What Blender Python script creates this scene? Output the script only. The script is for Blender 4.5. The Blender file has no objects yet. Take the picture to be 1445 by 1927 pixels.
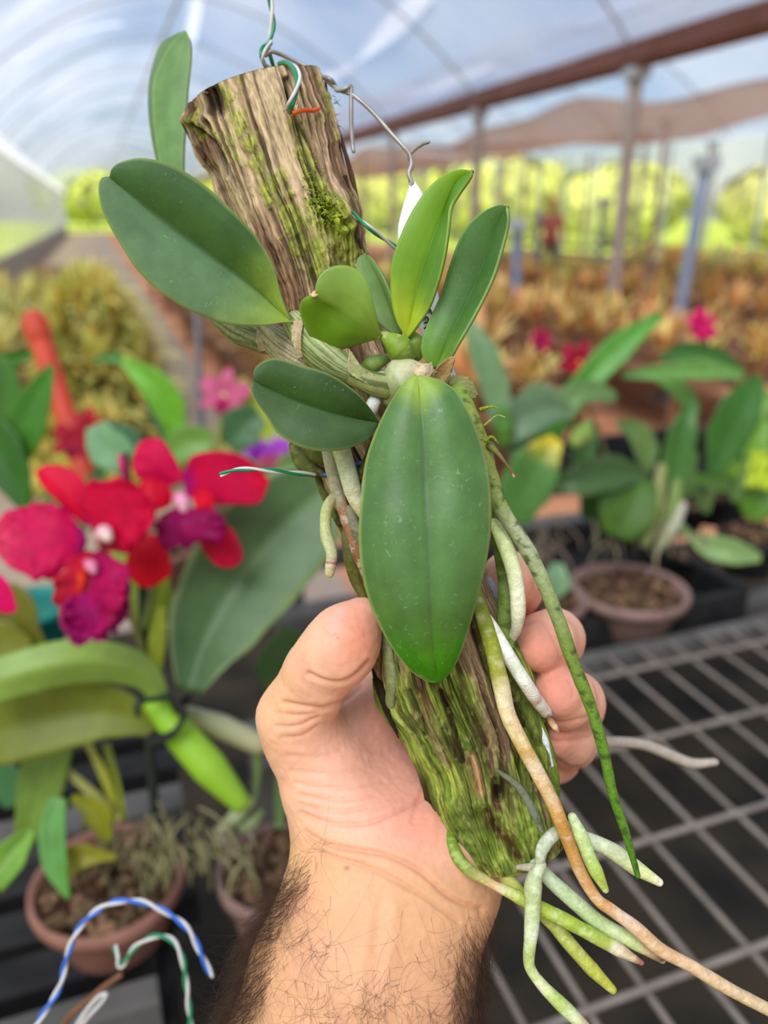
import bpy, math, random
import numpy as np
from mathutils import Vector

# ------------------------------------------------------------------ camera
SC = bpy.context.scene
COL = SC.collection
F_PX, CX, CY, HZ = 1450.0, 722.5, 963.5, 400.0
PITCH = math.atan((CY - HZ) / F_PX)
CP, SP = math.cos(PITCH), math.sin(PITCH)
CAM_Z = 1.5
YAW = math.radians(19.5)                      # the house runs 19.5 degrees left of the view
GV = np.array([-math.sin(YAW), math.cos(YAW), 0.0])   # along the house
LV = np.array([math.cos(YAW), math.sin(YAW), 0.0])    # across the house

cam_data = bpy.data.cameras.new('camera')
cam = bpy.data.objects.new('camera', cam_data)
COL.objects.link(cam)
cam.location = (0, 0, CAM_Z)
cam.rotation_euler = (math.pi / 2 - PITCH, 0, 0)
cam_data.sensor_fit = 'VERTICAL'
cam_data.sensor_height = 36.0
cam_data.lens = 36.0 * F_PX / 1927.0
cam_data.clip_start = 0.01
cam_data.clip_end = 500
cam_data.dof.use_dof = True
cam_data.dof.focus_distance = 0.238
cam_data.dof.aperture_fstop = 6.4
SC.camera = cam

# ------------------------------------------------------------------ light
world = bpy.data.worlds.new('world')
SC.world = world
world.use_nodes = True
wn, wl = world.node_tree.nodes, world.node_tree.links
wn.clear()
w_out = wn.new('ShaderNodeOutputWorld')
w_bg = wn.new('ShaderNodeBackground')
w_sky = wn.new('ShaderNodeTexSky')
w_sky.sky_type = 'NISHITA'
w_sky.sun_disc = False
w_sky.sun_elevation = math.radians(52)
w_sky.sun_rotation = math.radians(200)
w_sky.air_density = 1.0
w_sky.dust_density = 1.6
w_sky.ozone_density = 1.2
w_geo = wn.new('ShaderNodeTexCoord')
w_noise = wn.new('ShaderNodeTexNoise')
w_noise.inputs['Scale'].default_value = 2.2
w_noise.inputs['Detail'].default_value = 5
w_ramp = wn.new('ShaderNodeValToRGB')
w_ramp.color_ramp.elements[0].position = 0.44
w_ramp.color_ramp.elements[1].position = 0.66
w_mix = wn.new('ShaderNodeMixRGB')
w_mix.inputs[2].default_value = (7.5, 7.7, 8.0, 1)
wl.new(w_geo.outputs['Generated'], w_noise.inputs['Vector'])
wl.new(w_noise.outputs['Fac'], w_ramp.inputs['Fac'])
wl.new(w_ramp.outputs['Color'], w_mix.inputs['Fac'])
wl.new(w_sky.outputs['Color'], w_mix.inputs[1])
wl.new(w_mix.outputs['Color'], w_bg.inputs['Color'])
w_bg.inputs['Strength'].default_value = 0.14
wl.new(w_bg.outputs['Background'], w_out.inputs['Surface'])

sun_data = bpy.data.lights.new('sun', 'SUN')
sun_data.energy = 4.3
sun_data.angle = math.radians(34)
sun_data.color = (1.0, 0.95, 0.88)
sun = bpy.data.objects.new('sun', sun_data)
COL.objects.link(sun)
sun.location = (-2, -3, 9)
sun.rotation_euler = Vector((0.30, 0.62, -0.95)).to_track_quat('-Z', 'Y').to_euler()

SC.view_settings.view_transform = 'Standard'
SC.view_settings.look = 'None'
SC.view_settings.exposure = 0.0
SC.view_settings.gamma = 1.0
SC.view_settings.use_curve_mapping = False

# ------------------------------------------------------------------ helpers
RNG = np.random.default_rng(7)
random.seed(7)


def lin(h):
    h = h.lstrip('#')
    c = np.array([int(h[i:i + 2], 16) / 255 for i in (0, 2, 4)])
    return np.where(c <= 0.04045, c / 12.92, ((c + 0.055) / 1.055) ** 2.4)


def c4(h):
    return tuple(lin(h)) + (1.0,)


def cam_to_world(c):
    """camera-space metres (right, up, depth) -> world"""
    c = np.asarray(c, float)
    x, u, d = c[..., 0], c[..., 1], c[..., 2]
    return np.stack([x, d * CP + u * SP, CAM_Z - d * SP + u * CP], -1)


def cam_pt(x, y, d):
    x, y, d = np.asarray(x, float), np.asarray(y, float), np.asarray(d, float)
    return np.stack([(x - CX) / F_PX * d, (CY - y) / F_PX * d, d + 0 * x], -1)


def at(x, y, d):
    """the point seen at (x, y) of the photograph, d metres deep"""
    return cam_to_world(cam_pt(x, y, d))


def on_plane(x, y, z):
    r = at(x, y, 1.0) - np.array([0, 0, CAM_Z])
    return np.array([0, 0, CAM_Z]) + r * ((z - CAM_Z) / r[2])


def house(a, g, z):
    """a metres to the right of the camera, g metres along the house"""
    return a * LV + g * GV + np.array([0, 0, z])


def to_px(W):
    W = np.asarray(W, float)
    dz = W[..., 2] - CAM_Z
    d = W[..., 1] * CP - dz * SP
    u = W[..., 1] * SP + dz * CP
    return CX + W[..., 0] / d * F_PX, CY - u / d * F_PX, d


def vnoise(P, seed=0):
    P = np.asarray(P, np.float32)
    I = np.floor(P).astype(np.int64)
    f = P - I
    f = f * f * (3 - 2 * f)

    def hsh(i, j, k):
        n = (i * 374761393 + j * 668265263 + k * 1274126177 + seed * 974634777) & 0xffffffff
        n = ((n ^ (n >> 13)) * 1103515245) & 0xffffffff
        n = ((n ^ (n >> 16)) * 2246822519) & 0xffffffff
        return ((n ^ (n >> 15)) & 0xffff) / 65535.0
    r = 0
    for dx in (0, 1):
        for dy in (0, 1):
            for dz in (0, 1):
                w = (f[..., 0] if dx else 1 - f[..., 0]) * (f[..., 1] if dy else 1 - f[..., 1]) * (f[..., 2] if dz else 1 - f[..., 2])
                r = r + w * hsh(I[..., 0] + dx, I[..., 1] + dy, I[..., 2] + dz)
    return r


def fbm(P, octaves=4, seed=0):
    P = np.asarray(P, float)
    r, a, t = 0, 0.5, 0
    for o in range(octaves):
        r = r + a * vnoise(P * 2 ** o + 17.3 * o, seed + o)
        t += a
        a *= 0.5
    return r / t


def sstep(a, b, x):
    t = np.clip((x - a) / (b - a), 0, 1)
    return t * t * (3 - 2 * t)


def mixc(a, b, t):
    t = np.asarray(t)[..., None]
    return a * (1 - t) + b * t


def spline(P, n, u=None):
    """Catmull-Rom through the rows of P, n samples even in length"""
    P = np.asarray(P, float)
    if len(P) == 2:
        s = np.linspace(0, 1, n)[:, None] if u is None else np.asarray(u)[:, None]
        return P[0] * (1 - s) + P[1] * s
    Q = np.vstack([2 * P[0] - P[1], P, 2 * P[-1] - P[-2]])
    out = []
    m = 14
    for i in range(len(P) - 1):
        p0, p1, p2, p3 = Q[i:i + 4]
        t = np.linspace(0, 1, m, endpoint=False)[:, None]
        out.append(0.5 * (2 * p1 + (p2 - p0) * t + (2 * p0 - 5 * p1 + 4 * p2 - p3) * t * t + (3 * p1 - p0 - 3 * p2 + p3) * t ** 3))
    out = np.vstack(out + [P[-1:]])
    k = min(P.shape[1], 3)
    L = np.r_[0, np.cumsum(np.linalg.norm(np.diff(out[:, :k], axis=0), axis=1))]
    s = np.linspace(0, L[-1], n) if u is None else np.asarray(u) * L[-1]
    return np.stack([np.interp(s, L, out[:, j]) for j in range(P.shape[1])], -1)


WORLD_LOC = {}


def link(o, loc=(0, 0, 0), parent=None):
    COL.objects.link(o)
    if parent is not None:
        o.parent = parent
        WORLD_LOC[o.name] = WORLD_LOC[parent.name]
    else:
        o.location = tuple(loc)
        WORLD_LOC[o.name] = np.asarray(loc, float)
    return o


def thing(name, label, cat, loc, group=None):
    o = bpy.data.objects.new(name, None)
    o.empty_display_size = 0.02
    link(o, loc)
    o['label'] = label
    o['category'] = cat
    if group:
        o['group'] = group
    return o


def tag(o, label=None, cat=None, group=None, kind=None):
    if label: o['label'] = label
    if cat: o['category'] = cat
    if group: o['group'] = group
    if kind: o['kind'] = kind
    return o


def build_mesh(name, V, faces, mats, col=None, uv=None, smooth=True, mat_idx=None):
    V = np.ascontiguousarray(V, np.float32)
    if isinstance(faces, np.ndarray):
        faces = [faces]
    faces = [np.asarray(f, np.int32) for f in faces if len(f)]
    me = bpy.data.meshes.new(name)
    me.vertices.add(len(V))
    me.vertices.foreach_set('co', V.ravel())
    loops = np.concatenate([f.ravel() for f in faces])
    tot = np.concatenate([np.full(len(f), f.shape[1], np.int32) for f in faces])
    me.loops.add(len(loops))
    me.loops.foreach_set('vertex_index', loops)
    me.polygons.add(len(tot))
    me.polygons.foreach_set('loop_start', np.r_[0, np.cumsum(tot)[:-1]].astype(np.int32))
    me.polygons.foreach_set('loop_total', tot)
    me.polygons.foreach_set('use_smooth', np.full(len(tot), bool(smooth)))
    for m in (mats if isinstance(mats, (list, tuple)) else [mats]):
        me.materials.append(m)
    if mat_idx is not None:
        me.polygons.foreach_set('material_index', np.asarray(mat_idx, np.int32))
    me.update(calc_edges=True)
    me.validate()
    if col is not None:
        a = me.color_attributes.new('Col', 'FLOAT_COLOR', 'POINT')
        a.data.foreach_set('color', np.c_[np.broadcast_to(col, (len(V), 3)), np.ones(len(V))].astype(np.float32).ravel())
    if uv is not None:
        l = me.uv_layers.new(name='UVMap')
        l.data.foreach_set('uv', np.asarray(uv, np.float32)[loops].ravel())
    return me


def obj(name, V, faces, mats, parent=None, col=None, uv=None, smooth=True, loc=None, mat_idx=None):
    V = np.asarray(V, float)
    if parent is not None:
        base = WORLD_LOC[parent.name]
    else:
        base = np.array([(V[:, 0].min() + V[:, 0].max()) / 2, (V[:, 1].min() + V[:, 1].max()) / 2, V[:, 2].min()]) if loc is None else np.asarray(loc, float)
    o = bpy.data.objects.new(name, build_mesh(name, V - base, faces, mats, col, uv, smooth, mat_idx))
    return link(o, base, parent)


def grid_faces(nu, nv, wrap_u=False, wrap_v=False, off=0):
    iu = np.arange(nu if wrap_u else nu - 1)
    iv = np.arange(nv if wrap_v else nv - 1)
    a, b = np.meshgrid(iu, iv, indexing='ij')
    a2, b2 = (a + 1) % nu, (b + 1) % nv
    return (np.stack([a * nv + b, a2 * nv + b, a2 * nv + b2, a * nv + b2], -1).reshape(-1, 4) + off)


def frames(P):
    T = np.gradient(P, axis=0)
    T /= np.linalg.norm(T, axis=1)[:, None] + 1e-12
    N = np.zeros_like(P)
    ref = np.array([0.0, 0, 1]) if abs(T[0][2]) < 0.9 else np.array([1.0, 0, 0])
    n = ref - T[0] * ref.dot(T[0])
    n /= np.linalg.norm(n)
    for i in range(len(P)):
        n = n - T[i] * n.dot(T[i])
        n /= np.linalg.norm(n) + 1e-12
        N[i] = n
    return T, N, np.cross(T, N)


def tube_geo(P, R, sides=12, flat=1.0, cap=True):
    """world points P (n,3), radii R (n)"""
    P = np.asarray(P, float)
    n = len(P)
    R = np.broadcast_to(np.asarray(R, float), (n,))
    T, N, B = frames(P)
    if cap:
        k = 4
        e = np.array([math.cos(x) for x in np.linspace(math.pi / 2, 0.25, k)[::-1]])
        s = np.sin(np.linspace(0.25, math.pi / 2, k))
        # rounded ends: rings pulled out by the local radius
        fr = np.sqrt(1 - (np.array([0.97, 0.8, 0.5])) ** 2)
        ext = np.array([0.97, 0.8, 0.5])
        P0 = P[0] - T[0] * R[0] * ext[:, None]
        P1 = (P[-1] + T[-1] * R[-1] * ext[:, None])[::-1]
        P = np.vstack([P0, P, P1])
        R = np.r_[R[0] * fr, R, (R[-1] * fr)[::-1]]
        N = np.vstack([np.repeat(N[:1], 3, 0), N, np.repeat(N[-1:], 3, 0)])
        B = np.vstack([np.repeat(B[:1], 3, 0), B, np.repeat(B[-1:], 3, 0)])
    a = np.linspace(0, 2 * math.pi, sides, endpoint=False)
    V = P[:, None, :] + R[:, None, None] * (np.cos(a)[None, :, None] * N[:, None, :] + flat * np.sin(a)[None, :, None] * B[:, None, :])
    m = len(P)
    V = V.reshape(-1, 3)
    fs = [grid_faces(m, sides, wrap_v=True)[:, ::-1]]
    V = np.vstack([V, P[:1], P[-1:]])
    i = np.arange(sides)
    fs.append(np.stack([np.full(sides, m * sides), i, (i + 1) % sides], -1)[:, ::-1])
    j = (m - 1) * sides
    fs.append(np.stack([np.full(sides, m * sides + 1), j + (i + 1) % sides, j + i], -1)[:, ::-1])
    t = np.r_[np.repeat(np.clip((np.arange(m) - (3 if cap else 0)) / max(1, n - 1), 0, 1), sides), 0, 1]
    ang = np.r_[np.tile(a / (2 * math.pi), m), 0, 0]
    return V, fs, t, ang


def px_tube(name, pts, width, mat, parent, colors, n=60, sides=12, wob=0.06, seed=1, flat=1.0, spots=None):
    """pts (x, y, depth) of the photograph, width in its pixels, colours along its length"""
    p = spline(pts, n)
    w = np.interp(np.linspace(0, 1, n), np.linspace(0, 1, len(np.atleast_1d(width))), np.atleast_1d(width))
    W = at(p[:, 0], p[:, 1], p[:, 2])
    r = w / 2 * p[:, 2] / F_PX
    s = np.linspace(0, 1, n)
    ln = np.linalg.norm(np.diff(W, axis=0), axis=1).sum()
    r = r * (1 + wob * (fbm(np.stack([s * ln / 0.006, 0 * s + seed, 0 * s], -1), 3) - 0.5) * 2)
    V, F, t, ang = tube_geo(W, r, sides, flat)
    if wob:
        nz = fbm(V / 0.004 + seed, 2, seed)
        cen = W[np.clip((t * (n - 1)).round().astype(int), 0, n - 1)]
        V = cen + (V - cen) * (1 + wob * 1.2 * (nz[:, None] - 0.5))
    stops = np.array([c[0] for c in colors])
    cs = np.array([lin(c[1]) for c in colors])
    tj = np.clip(t + 0.05 * (fbm(V / 0.0025 + seed, 3, seed) - 0.5), 0, 1)
    C = np.stack([np.interp(tj, stops, cs[:, k]) for k in range(3)], -1)
    m = fbm(V / 0.0016 + 3 * seed, 3, seed + 5)
    C = C * (0.78 + 0.44 * m[:, None])
    if spots:
        m2 = sstep(0.57, 0.66, fbm(V / 0.0022 + 9.1 * seed, 3, seed + 11))
        C = mixc(C, lin(spots[0]), m2 * spots[1])
    return obj(name, V, F, mat, parent, C)


def sheet_geo(mid, left, right, dl=0.0, dr=0.0, bulge=0.0, n=70, half=12):
    """a leaf or petal: midrib (x, y, depth), its two outlines (x, y) in the photograph; dl, dr set the edges back"""
    s = np.linspace(0, 1, n)
    m = spline(mid, n)
    l = spline(np.asarray(left, float)[:, :2], n)
    r = spline(np.asarray(right, float)[:, :2], n)
    prof = np.sin(math.pi * s) ** 0.6
    lw = at(l[:, 0], l[:, 1], m[:, 2] + dl * prof)
    rw = at(r[:, 0], r[:, 1], m[:, 2] + dr * prof)
    mw = at(m[:, 0], m[:, 1], m[:, 2])
    u = np.linspace(0, 1, half + 1)
    fwd = np.array([0, CP, -SP])
    wl_ = np.linalg.norm(lw - mw, axis=1)[:, None, None]
    wr_ = np.linalg.norm(rw - mw, axis=1)[:, None, None]
    L = lw[:, None] * (1 - u)[None, :, None] + mw[:, None] * u[None, :, None]
    R = mw[:, None] * (1 - u)[None, :, None] + rw[:, None] * u[None, :, None]
    bl = np.sin(math.pi * u)[None, :, None]
    L = L - fwd * bl * bulge * wl_
    R = R - fwd * bl * bulge * wr_
    V = np.concatenate([L, R[:, 1:]], 1)
    nv = V.shape[1]
    uu = np.tile(np.linspace(-1, 1, nv), n)
    vv = np.repeat(s, nv)
    return V.reshape(-1, 3), grid_faces(n, nv), uu, vv, n, nv


def solidify(o, t, off=-1.0):
    m = o.modifiers.new('thickness', 'SOLIDIFY')
    m.thickness = t
    m.offset = off
    m.use_even_offset = False
    return o


def leaf_colors(V, uu, vv, main, base=None, tip=None, rib=None, edge=None, seed=0, basel=0.16, lcol=None, mott=0.18, scale=0.012):
    C = np.tile(lin(main), (len(V), 1))
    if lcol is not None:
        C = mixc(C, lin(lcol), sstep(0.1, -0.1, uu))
    n1 = fbm(V / scale + seed, 4, seed)
    if tip is not None:
        C = mixc(C, lin(tip), sstep(0.62, 1.0, vv + 0.2 * (n1 - 0.5)))
    if base is not None and basel > 0:
        C = mixc(C, lin(base), sstep(basel, 0.0, vv - 0.06 * (1 - np.abs(uu)) + 0.1 * (n1 - 0.5)))
    C = C * (1 - mott + 2 * mott * n1)[:, None]
    C = C * (0.88 + 0.24 * fbm(np.stack([uu * 9, vv * 2.5, 0 * uu + seed], -1), 3, seed + 2))[:, None]
    if rib is not None:
        k = 0.045
        C = mixc(C, lin(rib), np.exp(-(uu / k) ** 2) * 0.6)
    if edge is not None:
        C = mixc(C, lin(edge), sstep(0.95, 1.0, np.abs(uu)) * 0.8)
    return C


def sheet(name, parent, mat, mid, left, right, main, dl=0, dr=0, bulge=0.0, n=70, half=12, thick=0.0012, ruffle=0.0, rfreq=30, **kw):
    V, F, uu, vv, a, b = sheet_geo(mid, left, right, dl, dr, bulge, n, half)
    seed = kw.get('seed', 0)
    if ruffle:
        fwd = np.array([0, CP, -SP])
        up = np.array([0, SP, CP])
        e = np.abs(uu) ** 2 * np.sin(math.pi * np.clip(vv, 0.03, 1)) ** 0.5
        e = np.maximum(e, sstep(0.75, 1, vv))
        w1 = fbm(np.stack([vv * rfreq, uu * 4, 0 * uu + seed], -1), 2, seed) - 0.5
        w2 = fbm(np.stack([vv * rfreq * 1.3, uu * 4, 5 + 0 * uu + seed], -1), 2, seed + 3) - 0.5
        V = V + (e * w1)[:, None] * fwd * ruffle * 2.4 + (e * w2)[:, None] * up * ruffle * 1.2
    C = leaf_colors(V, uu, vv, main, **kw)
    uv = np.stack([uu * 0.5 + 0.5, vv], -1)
    o = obj(name, V, F[:, ::-1], mat, parent, C, uv)
    return solidify(o, thick, 0.0)


def strap_lines(pts, w, roll=0.0, n=24):
    """midrib points (x, y, depth) and half-widths in pixels -> mid, left, right lines"""
    m = spline(pts, n)
    ww = np.interp(np.linspace(0, 1, n), np.linspace(0, 1, len(w)), w)
    T = np.gradient(m[:, :2], axis=0)
    T /= np.linalg.norm(T, axis=1)[:, None] + 1e-9
    N = np.stack([T[:, 1], -T[:, 0]], -1)
    return m, m[:, :2] + N * ww[:, None], m[:, :2] - N * ww[:, None]


def strap(name, parent, mat, pts, w, main, fold=0.3, n=40, half=6, thick=0.0015, **kw):
    m, l, r = strap_lines(pts, w)
    d = float(np.mean(np.asarray(pts)[:, 2]))
    off = -fold * max(w) * d / F_PX
    return sheet(name, parent, mat, m, l, r, main, dl=kw.pop('dl', off), dr=kw.pop('dr', off), n=n, half=half, thick=thick, **kw)


def lathe_geo(profile, center, sides=32, axis=None):
    pr = np.asarray(profile, float)
    a = np.linspace(0, 2 * math.pi, sides, endpoint=False)
    V = np.stack([pr[:, None, 0] * np.cos(a), pr[:, None, 0] * np.sin(a), pr[:, None, 1] + 0 * a], -1).reshape(-1, 3)
    return V + np.asarray(center, float), grid_faces(len(pr), sides, wrap_v=True)[:, ::-1]


def box_geo(c, ax, ay, az):
    """box about c with half-axis vectors"""
    c, ax, ay, az = [np.asarray(v, float) for v in (c, ax, ay, az)]
    V = np.array([c + i * ax + j * ay + k * az for i in (-1, 1) for j in (-1, 1) for k in (-1, 1)])
    F = np.array([[0, 1, 3, 2], [4, 6, 7, 5], [0, 4, 5, 1], [2, 3, 7, 6], [0, 2, 6, 4], [1, 5, 7, 3]])
    return V, F


def bevel_box_geo(c, ax, ay, az, b=0.15):
    """box with chamfered long edges (about the first axis)"""
    c, ax, ay, az = [np.asarray(v, float) for v in (c, ax, ay, az)]
    pr = [(-1, -1 + b), (-1 + b, -1), (1 - b, -1), (1, -1 + b), (1, 1 - b), (1 - b, 1), (-1 + b, 1), (-1, 1 - b)]
    V = np.array([c + i * ax + p * ay + q * az for i in (-1, 1) for p, q in pr])
    F = np.array([[i, (i + 1) % 8, 8 + (i + 1) % 8, 8 + i] for i in range(8)])
    caps = np.array([list(range(8))[::-1], list(range(8, 16))])
    return V, [F, caps]


def merge(parts):
    Vs, Fs, o = [], [], 0
    for V, F in parts:
        F = F if isinstance(F, list) else [F]
        Vs.append(V)
        Fs += [np.asarray(f) + o for f in F]
        o += len(V)
    return np.vstack(Vs), Fs


# ------------------------------------------------------------------ materials
def nmat(name):
    m = bpy.data.materials.new(name)
    m.use_nodes = True
    nt = m.node_tree
    b = nt.nodes['Principled BSDF']
    return m, nt, nt.nodes, nt.links, b


def mat_col(name, rough=0.5, spec=0.4, bump=0.0, bscale=600, vary=0.15, vscale=250, sss=0.0, sss_r=(1, .3, .2), coat=0.0,
            speck=None, trans=0.0, metal=0.0, wet=False, rvary=0.0, stretch=None):
    """vertex colour 'Col' with fine noise on it"""
    m, nt, N, L, b = nmat(name)
    at_ = N.new('ShaderNodeVertexColor')
    at_.layer_name = 'Col'
    tc = N.new('ShaderNodeTexCoord')
    src = tc.outputs['Object']
    if stretch:
        mp = N.new('ShaderNodeMapping')
        mp.vector_type = 'TEXTURE'
        mp.inputs['Rotation'].default_value = stretch[0]
        mp.inputs['Scale'].default_value = stretch[1]
        L.new(src, mp.inputs['Vector'])
        src = mp.outputs['Vector']
    nz = N.new('ShaderNodeTexNoise')
    nz.inputs['Scale'].default_value = vscale
    nz.inputs['Detail'].default_value = 5
    L.new(src, nz.inputs['Vector'])
    mr = N.new('ShaderNodeMapRange')
    mr.inputs[1].default_value = 0.3
    mr.inputs[2].default_value = 0.7
    mr.inputs[3].default_value = 1 - vary
    mr.inputs[4].default_value = 1 + vary
    L.new(nz.outputs['Fac'], mr.inputs[0])
    mu = N.new('ShaderNodeVectorMath')
    mu.operation = 'SCALE'
    L.new(at_.outputs['Color'], mu.inputs[0])
    L.new(mr.outputs[0], mu.inputs['Scale'])
    out = mu.outputs[0]
    if speck:
        n2 = N.new('ShaderNodeTexNoise')
        n2.inputs['Scale'].default_value = speck[1]
        n2.inputs['Detail'].default_value = 3
        n2.inputs['Distortion'].default_value = speck[4] if len(speck) > 4 else 0
        L.new(src, n2.inputs['Vector'])
        r2 = N.new('ShaderNodeMapRange')
        r2.inputs[1].default_value = speck[2]
        r2.inputs[2].default_value = speck[2] + 0.05
        r2.inputs[3].default_value = 0
        r2.inputs[4].default_value = speck[3]
        L.new(n2.outputs['Fac'], r2.inputs[0])
        mx = N.new('ShaderNodeMixRGB')
        mx.inputs[2].default_value = c4(speck[0])
        L.new(r2.outputs[0], mx.inputs[0])
        L.new(out, mx.inputs[1])
        out = mx.outputs[0]
    L.new(out, b.inputs['Base Color'])
    b.inputs['Roughness'].default_value = rough
    b.inputs['Specular IOR Level'].default_value = spec
    b.inputs['Metallic'].default_value = metal
    b.inputs['Coat Weight'].default_value = coat
    if rvary:
        r3 = N.new('ShaderNodeMapRange')
        r3.inputs[3].default_value = max(0.02, rough - rvary)
        r3.inputs[4].default_value = rough + rvary
        L.new(nz.outputs['Fac'], r3.inputs[0])
        L.new(r3.outputs[0], b.inputs['Roughness'])
    if wet:
        uvn = N.new('ShaderNodeUVMap')
        sp = N.new('ShaderNodeSeparateXYZ')
        L.new(uvn.outputs[0], sp.inputs[0])
        r4 = N.new('ShaderNodeMapRange')
        for q, v in zip((1, 2, 3, 4), (0.68, 0.93, rough, 0.13)):
            r4.inputs[q].default_value = v
        L.new(sp.outputs[1], r4.inputs[0])
        L.new(r4.outputs[0], b.inputs['Roughness'])
    if sss:
        b.inputs['Subsurface Weight'].default_value = sss
        b.inputs['Subsurface Radius'].default_value = sss_r
        b.inputs['Subsurface Scale'].default_value = 0.003
    if bump:
        n3 = N.new('ShaderNodeTexNoise')
        n3.inputs['Scale'].default_value = bscale
        n3.inputs['Detail'].default_value = 6
        L.new(src, n3.inputs['Vector'])
        bp = N.new('ShaderNodeBump')
        bp.inputs['Strength'].default_value = bump
        bp.inputs['Distance'].default_value = 0.001
        L.new(n3.outputs['Fac'], bp.inputs['Height'])
        L.new(bp.outputs[0], b.inputs['Normal'])
    if trans:
        tr = N.new('ShaderNodeBsdfTranslucent')
        L.new(out, tr.inputs['Color'])
        ms = N.new('ShaderNodeMixShader')
        ms.inputs[0].default_value = trans
        L.new(b.outputs[0], ms.inputs[1])
        L.new(tr.outputs[0], ms.inputs[2])
        L.new(ms.outputs[0], N['Material Output'].inputs['Surface'])
    return m


def mat_flat(name, h1, h2=None, scale=40, rough=0.6, spec=0.3, bump=0.0, bscale=200, metal=0.0, dist=0.002):
    """two colours mixed by noise"""
    m, nt, N, L, b = nmat(name)
    tc = N.new('ShaderNodeTexCoord')
    nz = N.new('ShaderNodeTexNoise')
    nz.inputs['Scale'].default_value = scale
    nz.inputs['Detail'].default_value = 6
    L.new(tc.outputs['Object'], nz.inputs['Vector'])
    rp = N.new('ShaderNodeValToRGB')
    rp.color_ramp.elements[0].position = 0.35
    rp.color_ramp.elements[1].position = 0.65
    rp.color_ramp.elements[0].color = c4(h1)
    rp.color_ramp.elements[1].color = c4(h2 or h1)
    L.new(nz.outputs['Fac'], rp.inputs[0])
    L.new(rp.outputs[0], b.inputs['Base Color'])
    b.inputs['Roughness'].default_value = rough
    b.inputs['Specular IOR Level'].default_value = spec
    b.inputs['Metallic'].default_value = metal
    if bump:
        n3 = N.new('ShaderNodeTexNoise')
        n3.inputs['Scale'].default_value = bscale
        n3.inputs['Detail'].default_value = 6
        L.new(tc.outputs['Object'], n3.inputs['Vector'])
        bp = N.new('ShaderNodeBump')
        bp.inputs['Strength'].default_value = bump
        bp.inputs['Distance'].default_value = dist
        L.new(n3.outputs['Fac'], bp.inputs['Height'])
        L.new(bp.outputs[0], b.inputs['Normal'])
    return m


def mat_film(name, tint, haze, transmit, scale=1.2, gloss=0.0, hvar=0.15, back=0.35):
    """greenhouse film or shade cloth: part clear, part milky"""
    m, nt, N, L, b = nmat(name)
    N.remove(b)
    tc = N.new('ShaderNodeTexCoord')
    nz = N.new('ShaderNodeTexNoise')
    nz.inputs['Scale'].default_value = scale
    nz.inputs['Detail'].default_value = 5
    nz.inputs['Distortion'].default_value = 0.8
    L.new(tc.outputs['Object'], nz.inputs['Vector'])
    mr = N.new('ShaderNodeMapRange')
    mr.inputs[1].default_value = 0.3
    mr.inputs[2].default_value = 0.7
    mr.inputs[3].default_value = max(0.0, haze - hvar)
    mr.inputs[4].default_value = min(1.0, haze + hvar)
    L.new(nz.outputs['Fac'], mr.inputs[0])
    tb = N.new('ShaderNodeBsdfTransparent')
    tb.inputs['Color'].default_value = c4(transmit)
    tl = N.new('ShaderNodeBsdfTranslucent')
    tl.inputs['Color'].default_value = c4(tint)
    df = N.new('ShaderNodeBsdfDiffuse')
    df.inputs['Color'].default_value = c4(tint)
    m1 = N.new('ShaderNodeMixShader')
    m1.inputs[0].default_value = back
    L.new(tl.outputs[0], m1.inputs[1])
    L.new(df.outputs[0], m1.inputs[2])
    m2 = N.new('ShaderNodeMixShader')
    L.new(mr.outputs[0], m2.inputs[0])
    L.new(tb.outputs[0], m2.inputs[1])
    L.new(m1.outputs[0], m2.inputs[2])
    out = m2.outputs[0]
    if gloss:
        gl = N.new('ShaderNodeBsdfGlossy')
        gl.inputs['Roughness'].default_value = 0.25
        m3 = N.new('ShaderNodeMixShader')
        m3.inputs[0].default_value = gloss
        L.new(out, m3.inputs[1])
        L.new(gl.outputs[0], m3.inputs[2])
        out = m3.outputs[0]
    L.new(out, N['Material Output'].inputs['Surface'])
    return m


MAT = {}
MAT['leaf'] = mat_col('orchid_leaf', rough=0.46, spec=0.26, bump=0.10, bscale=700, vary=0.13, vscale=130, speck=('#b5c4aa', 430, 0.68, 0.24, 2.5), rvary=0.10)
MAT['leaf_wet'] = mat_col('wet_tipped_leaf', rough=0.46, spec=0.42, bump=0.10, bscale=700, vary=0.13, vscale=130, speck=('#b5c4aa', 330, 0.66, 0.22, 3.0), wet=True)
MAT['leaf_fresh'] = mat_col('young_leaf', rough=0.4, spec=0.4, bump=0.05, bscale=900, vary=0.06, vscale=160, trans=0.18)
MAT['leaf_far'] = mat_col('plant_leaf', rough=0.42, spec=0.35, vary=0.10, vscale=60, trans=0.12)
MAT['petal'] = mat_col('flower_petal', rough=0.55, spec=0.2, vary=0.10, vscale=140, trans=0.25)
MAT['root'] = mat_col('orchid_root', rough=0.6, spec=0.25, bump=0.35, bscale=1500, vary=0.14, vscale=900)
MAT['bulb'] = mat_col('pseudobulb', rough=0.5, spec=0.35, bump=0.15, bscale=1200, vary=0.10, vscale=700)
MAT['husk'] = mat_col('dry_sheath', rough=0.8, spec=0.1, bump=0.4, bscale=1200, vary=0.2, vscale=700)
_ax = Vector(at(473, 177, .275) - at(960, 1600, .26)).normalized()
MAT['bark'] = mat_col('mossy_bark', rough=0.9, spec=0.1, bump=1.0, bscale=1500, vary=0.42, vscale=1100, stretch=(tuple(_ax.to_track_quat('Z', 'Y').to_euler()), (1, 1, 7)))
MAT['moss'] = mat_col('moss', rough=0.95, spec=0.05, bump=0.9, bscale=1800, vary=0.3, vscale=1200)
MAT['skin'] = mat_col('skin', rough=0.52, spec=0.32, bump=0.10, bscale=2200, vary=0.04, vscale=500, sss=0.25)
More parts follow.
